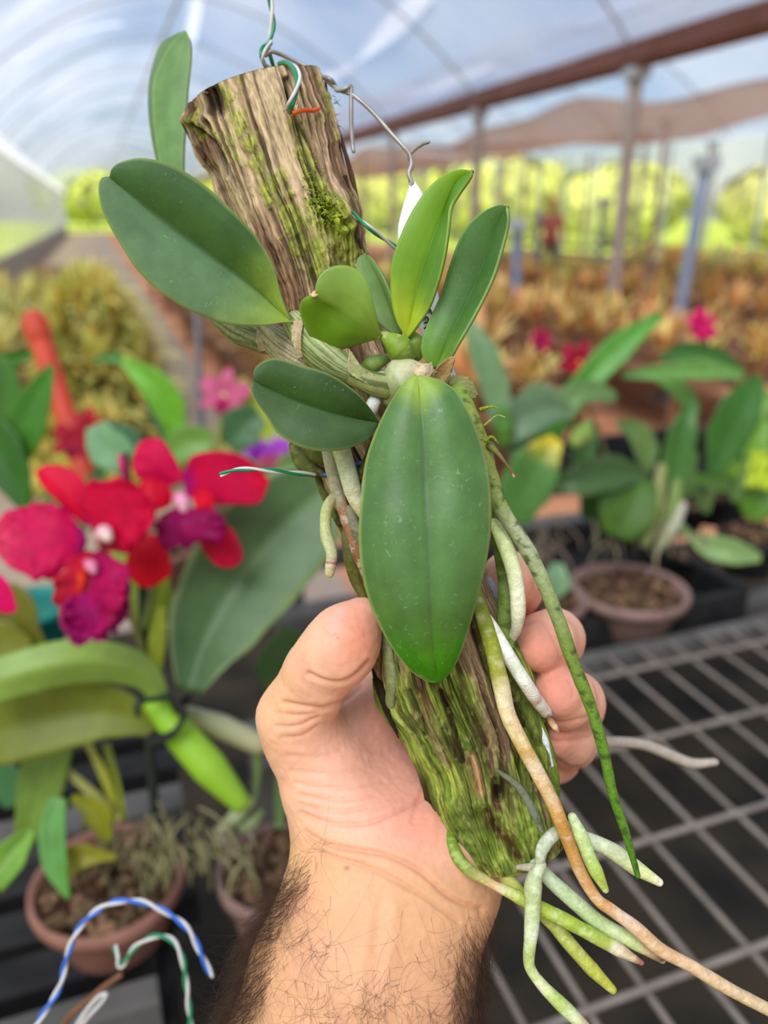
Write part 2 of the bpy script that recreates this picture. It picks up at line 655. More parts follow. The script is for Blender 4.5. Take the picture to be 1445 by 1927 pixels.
MAT['nail'] = mat_col('nail', rough=0.3, spec=0.5, vary=0.03)
MAT['hair'] = mat_flat('arm_hair', '#38261b', '#553b2b', 300, 0.45, 0.3)
MAT['green_wire'] = mat_flat('green_wire', '#0c8a58', '#0a7a4e', 200, 0.35, 0.5)
MAT['white_wire'] = mat_flat('white_wire', '#d9d6d2', '#c9c6c2', 200, 0.4, 0.4)
MAT['blue_wire'] = mat_flat('blue_wire', '#2c6fd0', '#1f5fc0', 200, 0.35, 0.5)
MAT['brown_wire'] = mat_flat('brown_wire', '#7a4a30', '#68402a', 200, 0.4, 0.5)
MAT['orange_wire'] = mat_flat('orange_wire', '#e8601c', '#de5614', 200, 0.4, 0.4)
MAT['grey_wire'] = mat_flat('grey_wire', '#a9a39b', '#938d85', 200, 0.4, 0.5, metal=0.3)
MAT['tag'] = mat_flat('white_plastic_tag', '#ecebea', '#e2e0e0', 60, 0.45, 0.4)
MAT['ink'] = mat_flat('ink', '#3a3a44', '#2c2c34', 60, 0.6, 0.2)
MAT['terracotta'] = mat_flat('pink_clay_plastic', '#9a6c5c', '#835a4c', 25, 0.65, 0.25, bump=0.15)
MAT['grey_pot'] = mat_flat('pinkish_grey_plastic', '#8f7268', '#7d6158', 25, 0.6, 0.3)
MAT['black'] = mat_flat('black_plastic', '#1c1b1b', '#2a2928', 18, 0.65, 0.2)
MAT['rail'] = mat_flat('weathered_black_rail', '#53514e', '#66635f', 14, 0.8, 0.12, bump=0.2)
MAT['mix'] = mat_flat('bark_potting_mix', '#2b1d15', '#6e513c', 90, 0.95, 0.1, bump=1.0, bscale=160, dist=0.01)
MAT['wire_mesh'] = mat_flat('grey_coated_wire', '#8a7f75', '#766b62', 30, 0.6, 0.3)
MAT['earth'] = mat_flat('red_earth', '#a8664a', '#cc9870', 1.1, 0.95, 0.1, bump=0.4, bscale=9, dist=0.03)
MAT['floor_shade'] = mat_flat('painted_floor_shade', '#22211f', '#3f372b', 4, 0.9, 0.1, bump=0.3, bscale=60)
MAT['gutter'] = mat_flat('brown_steel_gutter', '#7a4d44', '#6a4038', 3, 0.55, 0.3)
MAT['post'] = mat_flat('weathered_post', '#a8998f', '#95857b', 4, 0.75, 0.2)
MAT['blue_post'] = mat_flat('grey_blue_pipe', '#8d97ad', '#7b869c', 4, 0.6, 0.3)
MAT['rib'] = mat_flat('galvanised_pipe', '#c2c6c9', '#aab0b4', 5, 0.5, 0.4, metal=0.3)
MAT['roof'] = mat_film('greenhouse_film', '#e2e8f4', 0.30, '#e6edfb', 0.30, 0.04, 0.30, 0.2)
MAT['seam'] = mat_film('doubled_film', '#fbfbfd', 0.9, '#f4f6fb', 2.0, 0.0, 0.08, 0.0)
MAT['side_film'] = mat_film('side_wall_film', '#f4f2e0', 0.07, '#fdfdf6', 1.5, 0.0, 0.06)
MAT['cloth'] = mat_film('tan_shade_cloth', '#b8937f', 0.64, '#e2c8b4', 1.4, 0.0, 0.12)
MAT['white_pipe'] = mat_flat('white_plastic', '#e6e4e2', '#d4d0cc', 3, 0.5, 0.4)
MAT['bed_pot'] = mat_flat('faded_clay_plastic', '#c0966c', '#ae825a', 25, 0.7, 0.2)
MAT['path'] = mat_flat('dusty_gravel_path', '#a79a76', '#9a8684', 1.3, 0.95, 0.1, bump=0.3, bscale=20, dist=0.01)
MAT['grass'] = mat_flat('sunlit_meadow', '#a8c23c', '#cdd860', 0.35, 0.95, 0.1)
MAT['plank'] = mat_flat('old_bench_board', '#6b4a36', '#8a6549', 3, 0.85, 0.15, bump=0.3, bscale=30)
MAT['orange_pipe'] = mat_flat('orange_plastic', '#d2452a', '#b93c22', 12, 0.5, 0.35)
MAT['teal'] = mat_flat('teal_plastic', '#1f8c80', '#187468', 20, 0.5, 0.3)
MAT['stake'] = mat_flat('dark_green_stake', '#18281f', '#223529', 30, 0.5, 0.3)
# ================================================================== the plastic house
def struct(o):
    o['kind'] = 'structure'
    return o


A0, A1 = -1.80, 5.30            # the gutters left and right of this bay
ZG, RISE = 3.0, 1.75


def arch(a0, a1, n=40, rise=RISE, z=ZG):
    s = np.linspace(0, 1, n)
    return np.stack([a0 + (a1 - a0) * s, z + rise * np.sin(math.pi * s) ** 0.85], -1)


def slab(name, a0, a1, g0, g1, z, mat, n=2):
    c = [house(a0, g0, z), house(a1, g0, z), house(a1, g1, z), house(a0, g1, z)]
    V = np.vstack([c, [p - np.array([0, 0, .05]) for p in c]])
    F = np.array([[0, 1, 2, 3], [7, 6, 5, 4], [0, 4, 5, 1], [1, 5, 6, 2], [2, 6, 7, 3], [3, 7, 4, 0]])
    return struct(obj(name, V, F, MAT[mat], None, smooth=False, loc=(0, 0, z)))


slab('floor', -2.2, 13.6, -8, 72, 0.0, 'earth')
slab('floor_shade_sheet', -1.75, 3.4, -2, 2.75, 0.012, 'floor_shade')  # dark sheet whose colour stands for the shade on the ground under the benches
slab('ground_meadow', -90, 120, 72.002, 150, 0.0, 'grass')
slab('ground_right', 13.602, 120, -8, 72, 0.0, 'grass')
slab('ground_side', -60, -2.202, -8, 72, 0.0, 'grass')

slab('floor_path', -1.75, .84, 2.76, 70, 0.011, 'path')


def roof(name, a0, a1, g0, g1, mat, rise=RISE, seed=0):
    pr = arch(a0, a1, 48, rise)
    gs = np.linspace(g0, g1, 160)
    V = np.array([[house(a, g, z + .05 + .03 * math.sin(g * 1.9 + a * 1.3 + seed)) for a, z in pr] for g in gs]).reshape(-1, 3)
    return struct(obj(name, V, grid_faces(len(gs), len(pr)), MAT[mat], None))


roof('ceiling', A0, A1, -5, 70, 'roof')
roof('ceiling_right', A1 + .12, 13.0, -5, 70, 'roof', seed=2)


def pipe(name, P, r, mat, parent=None, sides=10, smooth=True):
    V, F, _, _ = tube_geo(np.asarray(P), r, sides)
    return obj(name, V, F, MAT[mat], parent)


GSTEP, G0 = 3.6, 3.9
nrib = 18
for bay, (a0, a1) in enumerate(((A0, A1), (A1 + .12, 13.0))):
    for k in range(-1, nrib):
        g = G0 + GSTEP * k
        pr = arch(a0, a1, 36)
        struct(pipe('beam_roof_rib', [house(a, g, z) for a, z in pr], .018, 'rib'))
for bay, (a0, a1) in enumerate(((A0, A1), (A1 + .12, 13.0))):
    for s in (.5,):
        pr = arch(a0, a1, 41)
        a, z = pr[int(40 * s)]
        struct(pipe('beam_ridge', [house(a, -5, z - .03), house(a, 70, z - .03)], .03, 'rib'))

# gutters: an open steel channel each, with a lip
for nm, a, mat in (('beam_gutter_right', A1 + .06, 'gutter'), ('beam_gutter_left', A0 - .02, 'seam')):
    pr = [(-.13, .10), (-.13, -.10), (-.09, -.16), (.09, -.16), (.13, -.10), (.13, .10), (.10, .10), (.10, -.09), (.07, -.13), (-.07, -.13), (-.10, -.09), (-.10, .10)]
    pr = [(p * (.8 if a > 0 else .9), q * (.9 if a > 0 else .8)) for p, q in pr]
    V = np.array([[house(a + p, g, ZG + q) for p, q in pr] for g in np.linspace(-5, 70, 24)]).reshape(-1, 3)
    struct(obj(nm, V, grid_faces(24, len(pr), wrap_v=True), MAT[mat], None, smooth=False))


def post(label, a, g, top, r, mat, name='post', lean=(0, 0), group=None, foot=0.0):
    t = thing(name, label, 'post', house(a, g, foot), group)
    P = [house(a, g, foot), house(a + lean[0] * .5, g + lean[1] * .5, (foot + top) / 2), house(a + lean[0], g + lean[1], top)]
    V, F, _, _ = tube_geo(spline(P, 8), r, 12, cap=False)
    obj('shaft', V, F, MAT[mat], t)
    V, F = box_geo(house(a, g, foot + .03), LV * .11, GV * .11, np.array([0, 0, .03]))
    obj('footing', V, F, MAT['post'], t, smooth=False)
    V, F = box_geo(house(a + lean[0], g + lean[1], top - .05), LV * (r + .03), GV * (r + .03), np.array([0, 0, .05]))
    obj('bracket', V, F, MAT['rib'], t, smooth=False)
    return t


names = ['nearest thick brown post under the brown gutter', 'second thick post under the brown gutter', 'third post under the brown gutter, further back', 'fourth post of the gutter row', 'fifth post of the gutter row, far off', 'sixth post of the gutter row, far off', 'seventh post of the gutter row, far off']
for k in range(1, 7):
    post(names[k - 1], A1 + .06, G0 + GSTEP * k, ZG - .14, .075 if k < 3 else .06, 'post', 'gutter_post')
# thin pipes standing in the right bay and by the beds
k = 0
for x, y, d, top, lean, lab in ((1275, 560, 6.2, 1.9, (.10, 0), 'leaning grey-blue pipe post among the beds at the right'),
                                (985, 520, 7.4, 1.45, (-.12, 0), 'short leaning grey-blue pipe post behind the long strap leaves'),
                                (1130, 460, 11.5, 1.7, (0, 0), 'upright grey-blue pipe post left of the thick brown post'),
                                (1010, 440, 13.0, 1.5, (0, 0), 'distant grey-blue pipe post beside the far person')):
    P = at(x, y, d)
    a, g = P @ LV, P @ GV
    post(lab, a, g, top, .045 if d < 8 else .05, 'blue_post', 'pipe_post', lean)
for i, (a, g) in enumerate(((8.9, 11.5), (8.9, 16.0), (8.9, 20.5), (12.4, 14.5), (12.4, 19), (12.4, 24), (7.2, 22), (10.5, 26), (6.6, 18), (11, 21), (9.8, 13.2), (7.9, 27))):
    post('thin pale post among the far beds, one of many alike', a, g, 2.9, .05, 'post', 'thin_post', group='thin far posts')

# shade cloth hung under the right bay
def cloth(name, a0, a1, g0, g1, z0, z1, sag, label):
    na, ng = 26, 40
    V = np.array([[house(a, g, z0 + (z1 - z0) * (a - a0) / (a1 - a0) - sag * math.sin(math.pi * (a - a0) / (a1 - a0)) + .10 * math.sin(g * .9 + a) + .05 * math.sin(g * 2.3)) for a in np.linspace(a0, a1, na)] for g in np.linspace(g0, g1, ng)]).reshape(-1, 3)
    o = obj(name, V, grid_faces(ng, na), MAT['cloth'], None)
    return tag(o, label, 'shade cloth')


cloth('shade_cloth', A1 + .3, 8.3, 4.5, 15.5, 2.63, 2.64, .10, 'nearer tan shade cloth sagging under the roof beyond the brown gutter')
cloth('shade_cloth', A1 + .3, 9.2, 16.3, 34, 2.66, 2.72, .10, 'farther tan shade cloth stretched under the roof beyond the brown gutter')

# bright doubled laps of film on the near roof, seen as white streaks
def lap(s0, g0, s1, g1, w):
    n = 24
    V = []
    for t in np.linspace(0, 1, n):
        s, g = s0 + (s1 - s0) * t, g0 + (g1 - g0) * t
        for q in (-1, 0, 1):
            ss = min(max(s + q * w * .35 * (.6 + .4 * math.sin(5 * t)), 0), 1)
            V.append(house(A0 + (A1 - A0) * ss, g + q * w * 2.2, ZG + RISE * math.sin(math.pi * ss) ** .85 + .13 - (.03 if q == 0 else 0)))
    return struct(obj('ceiling_film_lap', np.array(V), grid_faces(n, 3), MAT['seam'], None))


_s, _g = np.meshgrid(np.linspace(.02, .98, 97), np.linspace(2, 30, 281), indexing='ij')
_rx, _ry, _rd2 = to_px(A0 * LV + ((A1 - A0) * _s)[..., None] * LV + _g[..., None] * GV + (ZG + RISE * np.sin(math.pi * _s) ** .85)[..., None] * np.array([0, 0, 1.0]))


def roof_at(x, y):
    i = np.argmin((_rx - x) ** 2 + (_ry - y) ** 2 + 1e9 * (_rd2 < 0))
    return float(_s.ravel()[i]), float(_g.ravel()[i])


for (p, q, w) in (((372, 4), (350, 140), .045), ((815, 6), (655, 150), .05), ((660, 140), (520, 190), .03), ((950, 200), (760, 262), .02), ((30, 130), (230, 60), .03)):
    a, b = roof_at(*p), roof_at(*q)
    lap(a[0], a[1], b[0], b[1], w)

# left side wall: tall strips of film between thin studs
for k in range(52):
    g = 4.0 + 1.2 * k
    V, F = box_geo(house(A0 - .05, g, 1.45), LV * .02, GV * .025, np.array([0, 0, 1.45]))
    struct(obj('wall_left_stud', V, F, MAT['rib'], None, smooth=False))
for k in range(52):
    g = 4.0 + 1.2 * k
    n = 12
    V = np.array([[house(A0 - .09 + .03 * math.sin(6.28 * q + k), g + 1.16 * q, z) for q in np.linspace(0, 1, n)] for z in (.62, 1.4, 2.2, 2.92)]).reshape(-1, 3)
    struct(obj('wall_left_film', V, grid_faces(4, n), MAT['side_film'], None))
V, F = box_geo(house(A0 - .08, 35, .31), LV * .03, GV * 31.2, np.array([0, 0, .31]))
struct(obj('wall_left_base', V, F, MAT['post'], None, smooth=False))

for k in range(40):
    g = 6.0 + 1.5 * k
    n = 10
    V = np.array([[house(13.05 + .03 * math.sin(6.28 * q + k), g + 1.46 * q, z) for q in np.linspace(0, 1, n)] for z in (.7, 1.4, 2.2, 2.95)]).reshape(-1, 3)
    struct(obj('wall_right_film', V, grid_faces(4, n), MAT['side_film'], None))
    V, F = box_geo(house(13.0, g, 1.5), LV * .03, GV * .03, np.array([0, 0, 1.5]))
    struct(obj('wall_right_stud', V, F, MAT['rib'], None, smooth=False))

# sunlit trees and hedge beyond the far end
tm = mat_col('far_foliage', rough=.9, spec=.05, vary=.35, vscale=.9)


def far_tree(x, y, r, h, c, seed):
    n = 900
    d = RNG.normal(0, 1, (n, 3))
    d /= np.linalg.norm(d, axis=1)[:, None]
    q = d * RNG.uniform(.75, 1.0, (n, 1)) * np.array([r, r, h * .5]) * (0.8 + .4 * fbm(d * 2 + seed, 2, seed))[:, None] + np.array([x, y, h * .55])
    q[:, 2] = np.maximum(q[:, 2], .1)
    s = RNG.uniform(.25, .5, n)[:, None] * min(1, r / 3)
    a = np.cross(d, RNG.normal(0, 1, (n, 3)))
    a /= np.linalg.norm(a, axis=1)[:, None]
    b = np.cross(d, a)
    V = np.stack([q + a * s, q + b * s, q - a * s, q - b * s], 1).reshape(-1, 3)
    return V, np.arange(4 * n).reshape(-1, 4), np.repeat(lin(c) * RNG.uniform(.7, 1.25, (n, 1)), 4, 0)


k = 0
for a, g, r, h, c in ((-14, 84, 6, 6, '#b6c848'), (0, 88, 6, 5.5, '#c9d26a'), (14, 86, 6, 6, '#cfd85a'), (27, 82, 6, 6, '#d6dc74'), (22, 62, 4, 4.6, '#dbe070'), (23, 50, 4, 4.4, '#d2da62'), (21, 40, 4, 4.2, '#dde27c'), (22.5, 32, 3.2, 3.4, '#d6dc80'), (25, 24, 3, 3.2, '#c9c880'),
                      (-7.5, 24, 3, 3.4, '#b3d02c'), (-7.5, 17, 3, 3.0, '#c4da2c'), (-7, 31, 3, 3.6, '#a3c238'), (-8, 11, 3.0, 3.2, '#a8c634'), (-10, 40, 3, 3.6, '#c2d85a'), (-11, 50, 4, 4, '#b0c840')):
    P = house(a, g, 0)
    V, F, C = far_tree(P[0], P[1], r, h, c, k)
    t = thing('sunlit_tree', ['broad', 'low', 'rounded', 'tall'][k % 4] + ' sunlit yellow-green tree beyond the open end of the house', 'tree', P, 'sunlit trees outside')
    t['label'] = 'sunlit yellow-green tree outside the plastic house, blurred in the distance'
    tag(obj('foliage', V, F, tm, t, C), kind='stuff')
    V, F, _, _ = tube_geo([P, P + np.array([0, 0, h * .5])], [.16, .1], 8)
    obj('trunk', V, F, MAT['plank'], t)
    k += 1
# ================================================================== the mounted log
ST = np.array([  # left x, y, right x, y, depth of the axis
    (346, 216, 601, 140, .276), (357, 252, 618, 185, .275), (376, 298, 632, 235, .274), (402, 350, 646, 300, .273), (428, 405, 661, 352, .272),
    (450, 450, 680, 422, .271), (492, 540, 694, 505, .270), (522, 640, 715, 600, .269), (545, 745, 748, 690, .268), (568, 845, 800, 770, .267),
    (602, 915, 835, 850, .266), (634, 1000, 865, 935, .265), (672, 1100, 892, 1030, .264), (698, 1190, 925, 1110, .263),
    (708, 1265, 962, 1190, .262), (716, 1318, 992, 1250, .262), (752, 1382, 1016, 1320, .261), (792, 1448, 1034, 1395, .260),
    (815, 1525, 1046, 1475, .260), (846, 1590, 1054, 1545, .260), (872, 1618, 1050, 1580, .260)], float)


def log_station(t):
    s = spline(ST, len(t), t)
    L, R, D = s[:, 0:2], s[:, 2:4], s[:, 4]
    return L, R, D


_u = np.linspace(0, 1, 420)
_L, _R, _D = log_station(_u)
_q = np.linspace(-1, 1, 101)
_rd = np.linalg.norm(_R - _L, axis=1) / 2 * _D / F_PX * 0.86
_GX = ((_L + _R) / 2)[:, None, :] + ((_R - _L) / 2)[:, None, :] * _q[None, :, None]
_GD = _D[:, None] - _rd[:, None] * np.sqrt(np.clip(1 - _q ** 2, 0, 1))[None, :]
_GXf, _GDf = _GX.reshape(-1, 2), _GD.reshape(-1)


def log_depth(x, y):
    return float(_GDf[np.argmin((_GXf[:, 0] - x) ** 2 + (_GXf[:, 1] - y) ** 2)])


def onlog(pts, lift=0.0):
    """(x, y) or (x, y, lift) points laid on the front of the log; lift in metres towards the viewer"""
    return [(p[0], p[1], log_depth(p[0], p[1]) - (p[2] if len(p) > 2 else lift)) for p in pts]


def seg_d(X, Y, pts):
    best = np.full(X.shape, 1e9)
    for (a, b), (c, d) in zip(pts[:-1], pts[1:]):
        vx, vy = c - a, d - b
        t = np.clip(((X - a) * vx + (Y - b) * vy) / (vx * vx + vy * vy + 1e-9), 0, 1)
        best = np.minimum(best, np.hypot(X - a - t * vx, Y - b - t * vy))
    return best


def gline(X, Y, pts, w):
    return np.exp(-(seg_d(X, Y, pts) / w) ** 2)


def make_log():
    nt, na = 760, 460
    t = np.linspace(0, 1, nt)
    L, R, D = log_station(t)
    th = np.linspace(0, 2 * math.pi, na, endpoint=False)
    c = at((L[:, 0] + R[:, 0]) / 2, (L[:, 1] + R[:, 1]) / 2, D)
    h = at(R[:, 0], R[:, 1], D) - c
    rad = np.linalg.norm(h, axis=1)
    view = c - np.array([0, 0, CAM_Z])
    view /= np.linalg.norm(view, axis=1)[:, None]
    axis = np.gradient(c, axis=0)
    axis /= np.linalg.norm(axis, axis=1)[:, None]
    V = c[:, None] + h[:, None] * np.cos(th)[None, :, None] + (view * rad[:, None] * 0.86)[:, None] * np.sin(th)[None, :, None]
    sk0 = sstep(0.13, 0.0, t)[:, None] * -np.sin(th)[None, :] * 0.0082
    sk1 = sstep(0.93, 1.0, t)[:, None] * -np.sin(th)[None, :] * 0.0085
    V = V - axis[:, None] * sk0[..., None] + axis[:, None] * sk1[..., None]
    out = h[:, None] * np.cos(th)[None, :, None] / rad[:, None, None] + view[:, None] * np.sin(th)[None, :, None]
    out /= np.linalg.norm(out, axis=-1)[..., None]
    X, Y, _ = to_px(V)
    T = t[:, None] + 0 * th[None, :]
    A = th[None, :] + 0 * T + 0.35 * T
    ca, sa = np.cos(A), np.sin(A)
    Ts = T * 0.32 / 0.03                       # lengthwise
    P = lambda k, m, s=0: np.stack([ca * k + s, sa * k, Ts * m], -1)
    warp = 0.6 * (fbm(P(2.0, .8, 3), 3, 3) - 0.5)
    Aw = A + warp * 0.35
    ca, sa = np.cos(Aw), np.sin(Aw)
    fib = fbm(P(17, 0.42), 4, 1)
    fib2 = fbm(P(44, 0.8, 4), 3, 7)
    big = fbm(P(2.6, 0.30, 8), 3, 9)
    lump = fbm(np.stack([X / 42, Y / 42, sa], -1), 3, 15)
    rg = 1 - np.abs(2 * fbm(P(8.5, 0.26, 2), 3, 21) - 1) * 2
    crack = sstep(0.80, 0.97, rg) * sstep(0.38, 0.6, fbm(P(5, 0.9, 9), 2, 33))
    low = sstep(900, 1250, Y)
    mfl = fbm(P(12, 0.75, 6), 4, 46)
    # moss
    mu = 0
    for pts, w, s in (([(425, 170), (455, 240), (490, 320), (545, 420), (570, 480)], 26, 1.05), ([(475, 135), (420, 165), (385, 190)], 16, .6),
                      ([(555, 230), (585, 330), (610, 400)], 34, 1.1), ([(610, 390), (625, 430), (640, 480)], 56, 1.3), ([(570, 150), (600, 230)], 22, .7),
                      ([(545, 200), (560, 300)], 18, .7), ([(560, 440), (600, 510)], 46, .95), ([(540, 330), (560, 430)], 22, .7), ([(500, 430), (540, 500)], 20, .5), ([(355, 235), (425, 265), (430, 290)], 30, .85), ([(600, 140), (625, 260)], 20, .6)):
        mu = np.maximum(mu, s * gline(X, Y, pts, w))
    ml = 0
    for pts, w, s in (([(730, 1340), (790, 1420), (850, 1560)], 34, 1.0), ([(850, 1300), (880, 1420), (900, 1470)], 40, .85), ([(830, 1500), (900, 1560), (960, 1600)], 60, 1.15),
                      ([(960, 1470), (1010, 1560)], 45, .9), ([(940, 1180), (985, 1300), (1030, 1450)], 20, .9), ([(735, 1240), (770, 1330)], 22, .6), ([(900, 1150), (930, 1290)], 20, .6), ([(880, 1580), (1020, 1610)], 30, 1.0)):
        ml = np.maximum(ml, s * gline(X, Y, pts, w))
    mn = fbm(P(9, 0.9, 5), 4, 41)
    mf = fbm(np.stack([X / 11, Y / 14, sa * 2], -1), 3, 45)
    iso = fbm(np.stack([X / 13, Y / 17, sa * 2 + 7], -1), 4, 47)
    bot = sstep(1440, 1540, Y)
    mf = mf * (1 - low) + (mfl * (1 - .75 * bot) + iso * .75 * bot) * low
    moss = np.clip(sstep(0.30, 0.62, (mu * .92 + ml * .95) * 0.62 + 0.75 * (mn - 0.5) + 0.55 * (mf - .5) + 0.22 * low + .02), 0, 1)
    # displacement
    d = 0.00055 * (fib - 0.5) * 2 + 0.0003 * (fib2 - 0.5) * 2 + 0.0026 * (big - 0.5) * 2 + 0.0014 * (lump - .5) * 2 - 0.0019 * crack
    d = d + moss * (0.0004 + (0.0008 - .0005 * low) * (mf - 0.5) * 2)
    kr = np.hypot((X - 628) / 1.0, (Y - 412) / 1.15)
    front = np.sin(th)[None, :] < 0.35
    knot = np.exp(-(kr / 46) ** 2) * front
    kring = np.sin(kr / 4.6 + 2.5 * np.arctan2(Y - 412, X - 628)) * np.exp(-(kr / 34) ** 2) * front
    d = d + 0.0042 * knot + 0.0016 * kring - 0.0030 * np.exp(-(np.hypot(X - 612, Y - 398) / 12) ** 2) * front
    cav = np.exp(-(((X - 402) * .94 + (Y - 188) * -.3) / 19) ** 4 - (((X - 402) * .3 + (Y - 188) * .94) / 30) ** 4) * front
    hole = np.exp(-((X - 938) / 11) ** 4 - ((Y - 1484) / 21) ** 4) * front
    gash = np.exp(-(seg_d(X, Y, [(915, 1528), (930, 1558), (955, 1580), (975, 1612)]) / 12) ** 2) * front
    peel = np.exp(-(seg_d(X, Y, [(885, 1425), (897, 1460), (903, 1490)]) / 8) ** 2) * front
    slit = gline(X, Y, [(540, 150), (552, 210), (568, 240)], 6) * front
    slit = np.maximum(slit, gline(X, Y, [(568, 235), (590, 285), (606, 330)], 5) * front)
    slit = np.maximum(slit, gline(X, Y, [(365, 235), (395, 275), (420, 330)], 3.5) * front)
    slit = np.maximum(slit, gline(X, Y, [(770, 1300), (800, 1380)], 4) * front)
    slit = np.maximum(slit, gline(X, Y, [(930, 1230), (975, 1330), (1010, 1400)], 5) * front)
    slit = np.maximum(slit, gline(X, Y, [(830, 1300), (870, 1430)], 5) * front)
    d = d - 0.0009 * peel - 0.0026 * slit
    d = d + 0.0022 * np.exp(-(seg_d(X, Y, [(352, 222), (372, 232), (385, 215)]) / 9) ** 2) * front
    V = V + out * d[..., None] + view[:, None] * (0.0060 * cav + 0.0055 * hole + 0.0022 * gash)[..., None]
    # colour
    C = mixc(np.broadcast_to(lin('#95775a'), d.shape + (3,)), lin('#d0b48c'), sstep(0.38, 0.66, fib) * (1 - low * .55))
    C = mixc(C, lin('#6a4734'), sstep(0.52, 0.68, fbm(P(6, 0.25, 12), 3, 51)) * (0.75 + .1 * low))
    C = mixc(C, lin('#4a3524'), low * 0.62 * sstep(0.35, 0.6, fib2))
    pale = gline(X, Y, [(505, 150), (510, 230), (525, 330)], 34) + 0.7 * gline(X, Y, [(420, 330), (470, 440)], 30)
    C = mixc(C, lin('#c9b189'), np.clip(pale, 0, 1) * sstep(0.25, 0.5, fib) * 0.85)
    C = mixc(C, lin('#7b4f38'), np.clip(gline(X, Y, [(480, 440), (540, 560), (580, 640)], 34) * .8, 0, 1) * sstep(0.3, 0.6, fib2))
    g1 = mixc(np.broadcast_to(lin('#868c40'), d.shape + (3,)), lin('#a5ac44'), sstep(0.4, 0.6, mf))
    g1 = mixc(g1, lin('#a8bf22'), np.clip(np.exp(-(kr / 52) ** 2), 0, 1) * 0.8)
    g2 = mixc(np.broadcast_to(lin('#6f8f28'), d.shape + (3,)), lin('#b4c450'), sstep(0.45, 0.66, mf) * .8)
    g2 = mixc(g2, lin('#3c5a14'), sstep(0.5, 0.7, fbm(np.stack([X / 30, Y / 40, sa], -1), 3, 61)) * .7)
    C = mixc(C, mixc(g1, g2, low), moss * (0.9 - 0.5 * sstep(0.45, 0.7, fib2)))
    C = mixc(C, lin('#352a1a'), low * (1 - .6 * bot) * sstep(.48, .34, fib) * .6)
    C = mixc(C, lin('#3a2c20'), (1 - low) * sstep(.46, .30, fib) * .6)
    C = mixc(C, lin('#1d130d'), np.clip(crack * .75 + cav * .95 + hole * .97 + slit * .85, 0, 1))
    C = mixc(C, lin('#4a2a1c'), np.clip(gash * .95, 0, 1))
    C = mixc(C, lin('#b98a63'), np.clip(peel * .9, 0, 1))
    band = np.clip(gline(X, Y, [(800, 1290), (870, 1390), (950, 1460)], 44) + .6 * gline(X, Y, [(930, 1210), (990, 1380)], 26), 0, 1) * low
    C = mixc(C, lin('#3f2f1f'), band * sstep(.40, .60, fbm(P(20, .5, 31), 3, 77)) * .8)
    C = mixc(C, lin('#8a5c38'), band * sstep(.60, .70, fbm(P(16, .6, 37), 3, 79)) * .7)
    flecks = sstep(0.66, 0.74, fbm(np.stack([X / 7, Y / 16, sa * 3], -1), 2, 71)) * low
    C = mixc(C, lin('#c7c774'), flecks * .22)  # pale yellow-green flecks scattered by noise over the lower log
    C = mixc(C, lin('#2c1c13'), np.clip(gline(X, Y, [(797, 1440), (808, 1500), (832, 1578)], 13), 0, 1) * .92)
    C = mixc(C, lin('#9aa84a'), np.clip(gline(X, Y, [(742, 1335), (790, 1420), (828, 1490)], 9), 0, 1) * .6)
    V = V.reshape(-1, 3)
    F = [grid_faces(nt, na, wrap_v=True)]
    C = C.reshape(-1, 3)
    # end caps
    for k, off in ((0, 0), (nt - 1, (nt - 1) * na)):
        ring = V[off:off + na]
        cen = ring.mean(0)
        i = np.arange(na)
        prev, base = i + off, len(V)
        for f in (0.7, 0.4, 0.12):
            nz = 0.0012 * (fbm(ring / 0.004 + f, 2, 81)[:, None] - .5) * axis[k]
            V = np.vstack([V, cen + (ring - cen) * f + nz])
            cc = mixc(np.broadcast_to(lin('#9a7d58'), (na, 3)), lin('#6b5038'), 0.5 + 0.5 * np.sin(np.full(na, f * 40)))
            C = np.vstack([C, cc])
            new = np.arange(na) + base
            q = np.stack([prev, np.roll(prev, -1), np.roll(new, -1), new], -1)
            F.append(q if k else q[:, ::-1])
            prev, base = new, base + na
        V = np.vstack([V, cen[None]])
        C = np.vstack([C, lin('#6b5038')[None]])
        tri = np.stack([prev, np.roll(prev, -1), np.full(na, len(V) - 1)], -1)
        F.append(tri if k else tri[:, ::-1])
    root = thing('wooden_log', 'weathered tree log held upright in the hand, mossy bark, carrying the orchid', 'log', at(960, 1600, .26))
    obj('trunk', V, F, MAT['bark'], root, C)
    # loose bark
    def flap(pts, w, c, lift, n=26, th=0.0008, **k):
        p = onlog(pts, lift)
        return strap('bark_flap', root, MAT['bark'], p, w, c, fold=-0.12, n=n, half=4, thick=th, mott=.35, scale=0.004, **k)
    flap([(700, 1235, -.002), (716, 1300, .002), (732, 1345, .003), (750, 1388, .004)], [5, 8, 7, 1], '#2b2417', .003, seed=1)
    flap([(706, 1275, -.003), (716, 1320, 0), (735, 1362, .001)], [6, 10, 2], '#6a7a2a', .001, seed=2)
    flap([(730, 1300), (745, 1340), (775, 1380)], [3, 9, 3], '#8f9a4a', .0015, seed=3)
    flap([(1005, 1330, .0), (1025, 1400, .002), (1040, 1470, .003), (1048, 1530, .001)], [3, 12, 14, 4], '#6f8532', .002, seed=4)
    flap([(985, 1370), (1015, 1440), (1040, 1520), (1058, 1588, .003)], [4, 9, 9, 3], '#54641f', .0018, seed=5)
    flap([(798, 1440, -.006), (806, 1500, -.008), (822, 1560, -.008), (836, 1592, -.006)], [4, 14, 14, 5], '#33241a', .0, seed=6)
    flap([(1000, 1250), (1012, 1310), (1018, 1350)], [5, 9, 3], '#8a7152', .001, seed=7)
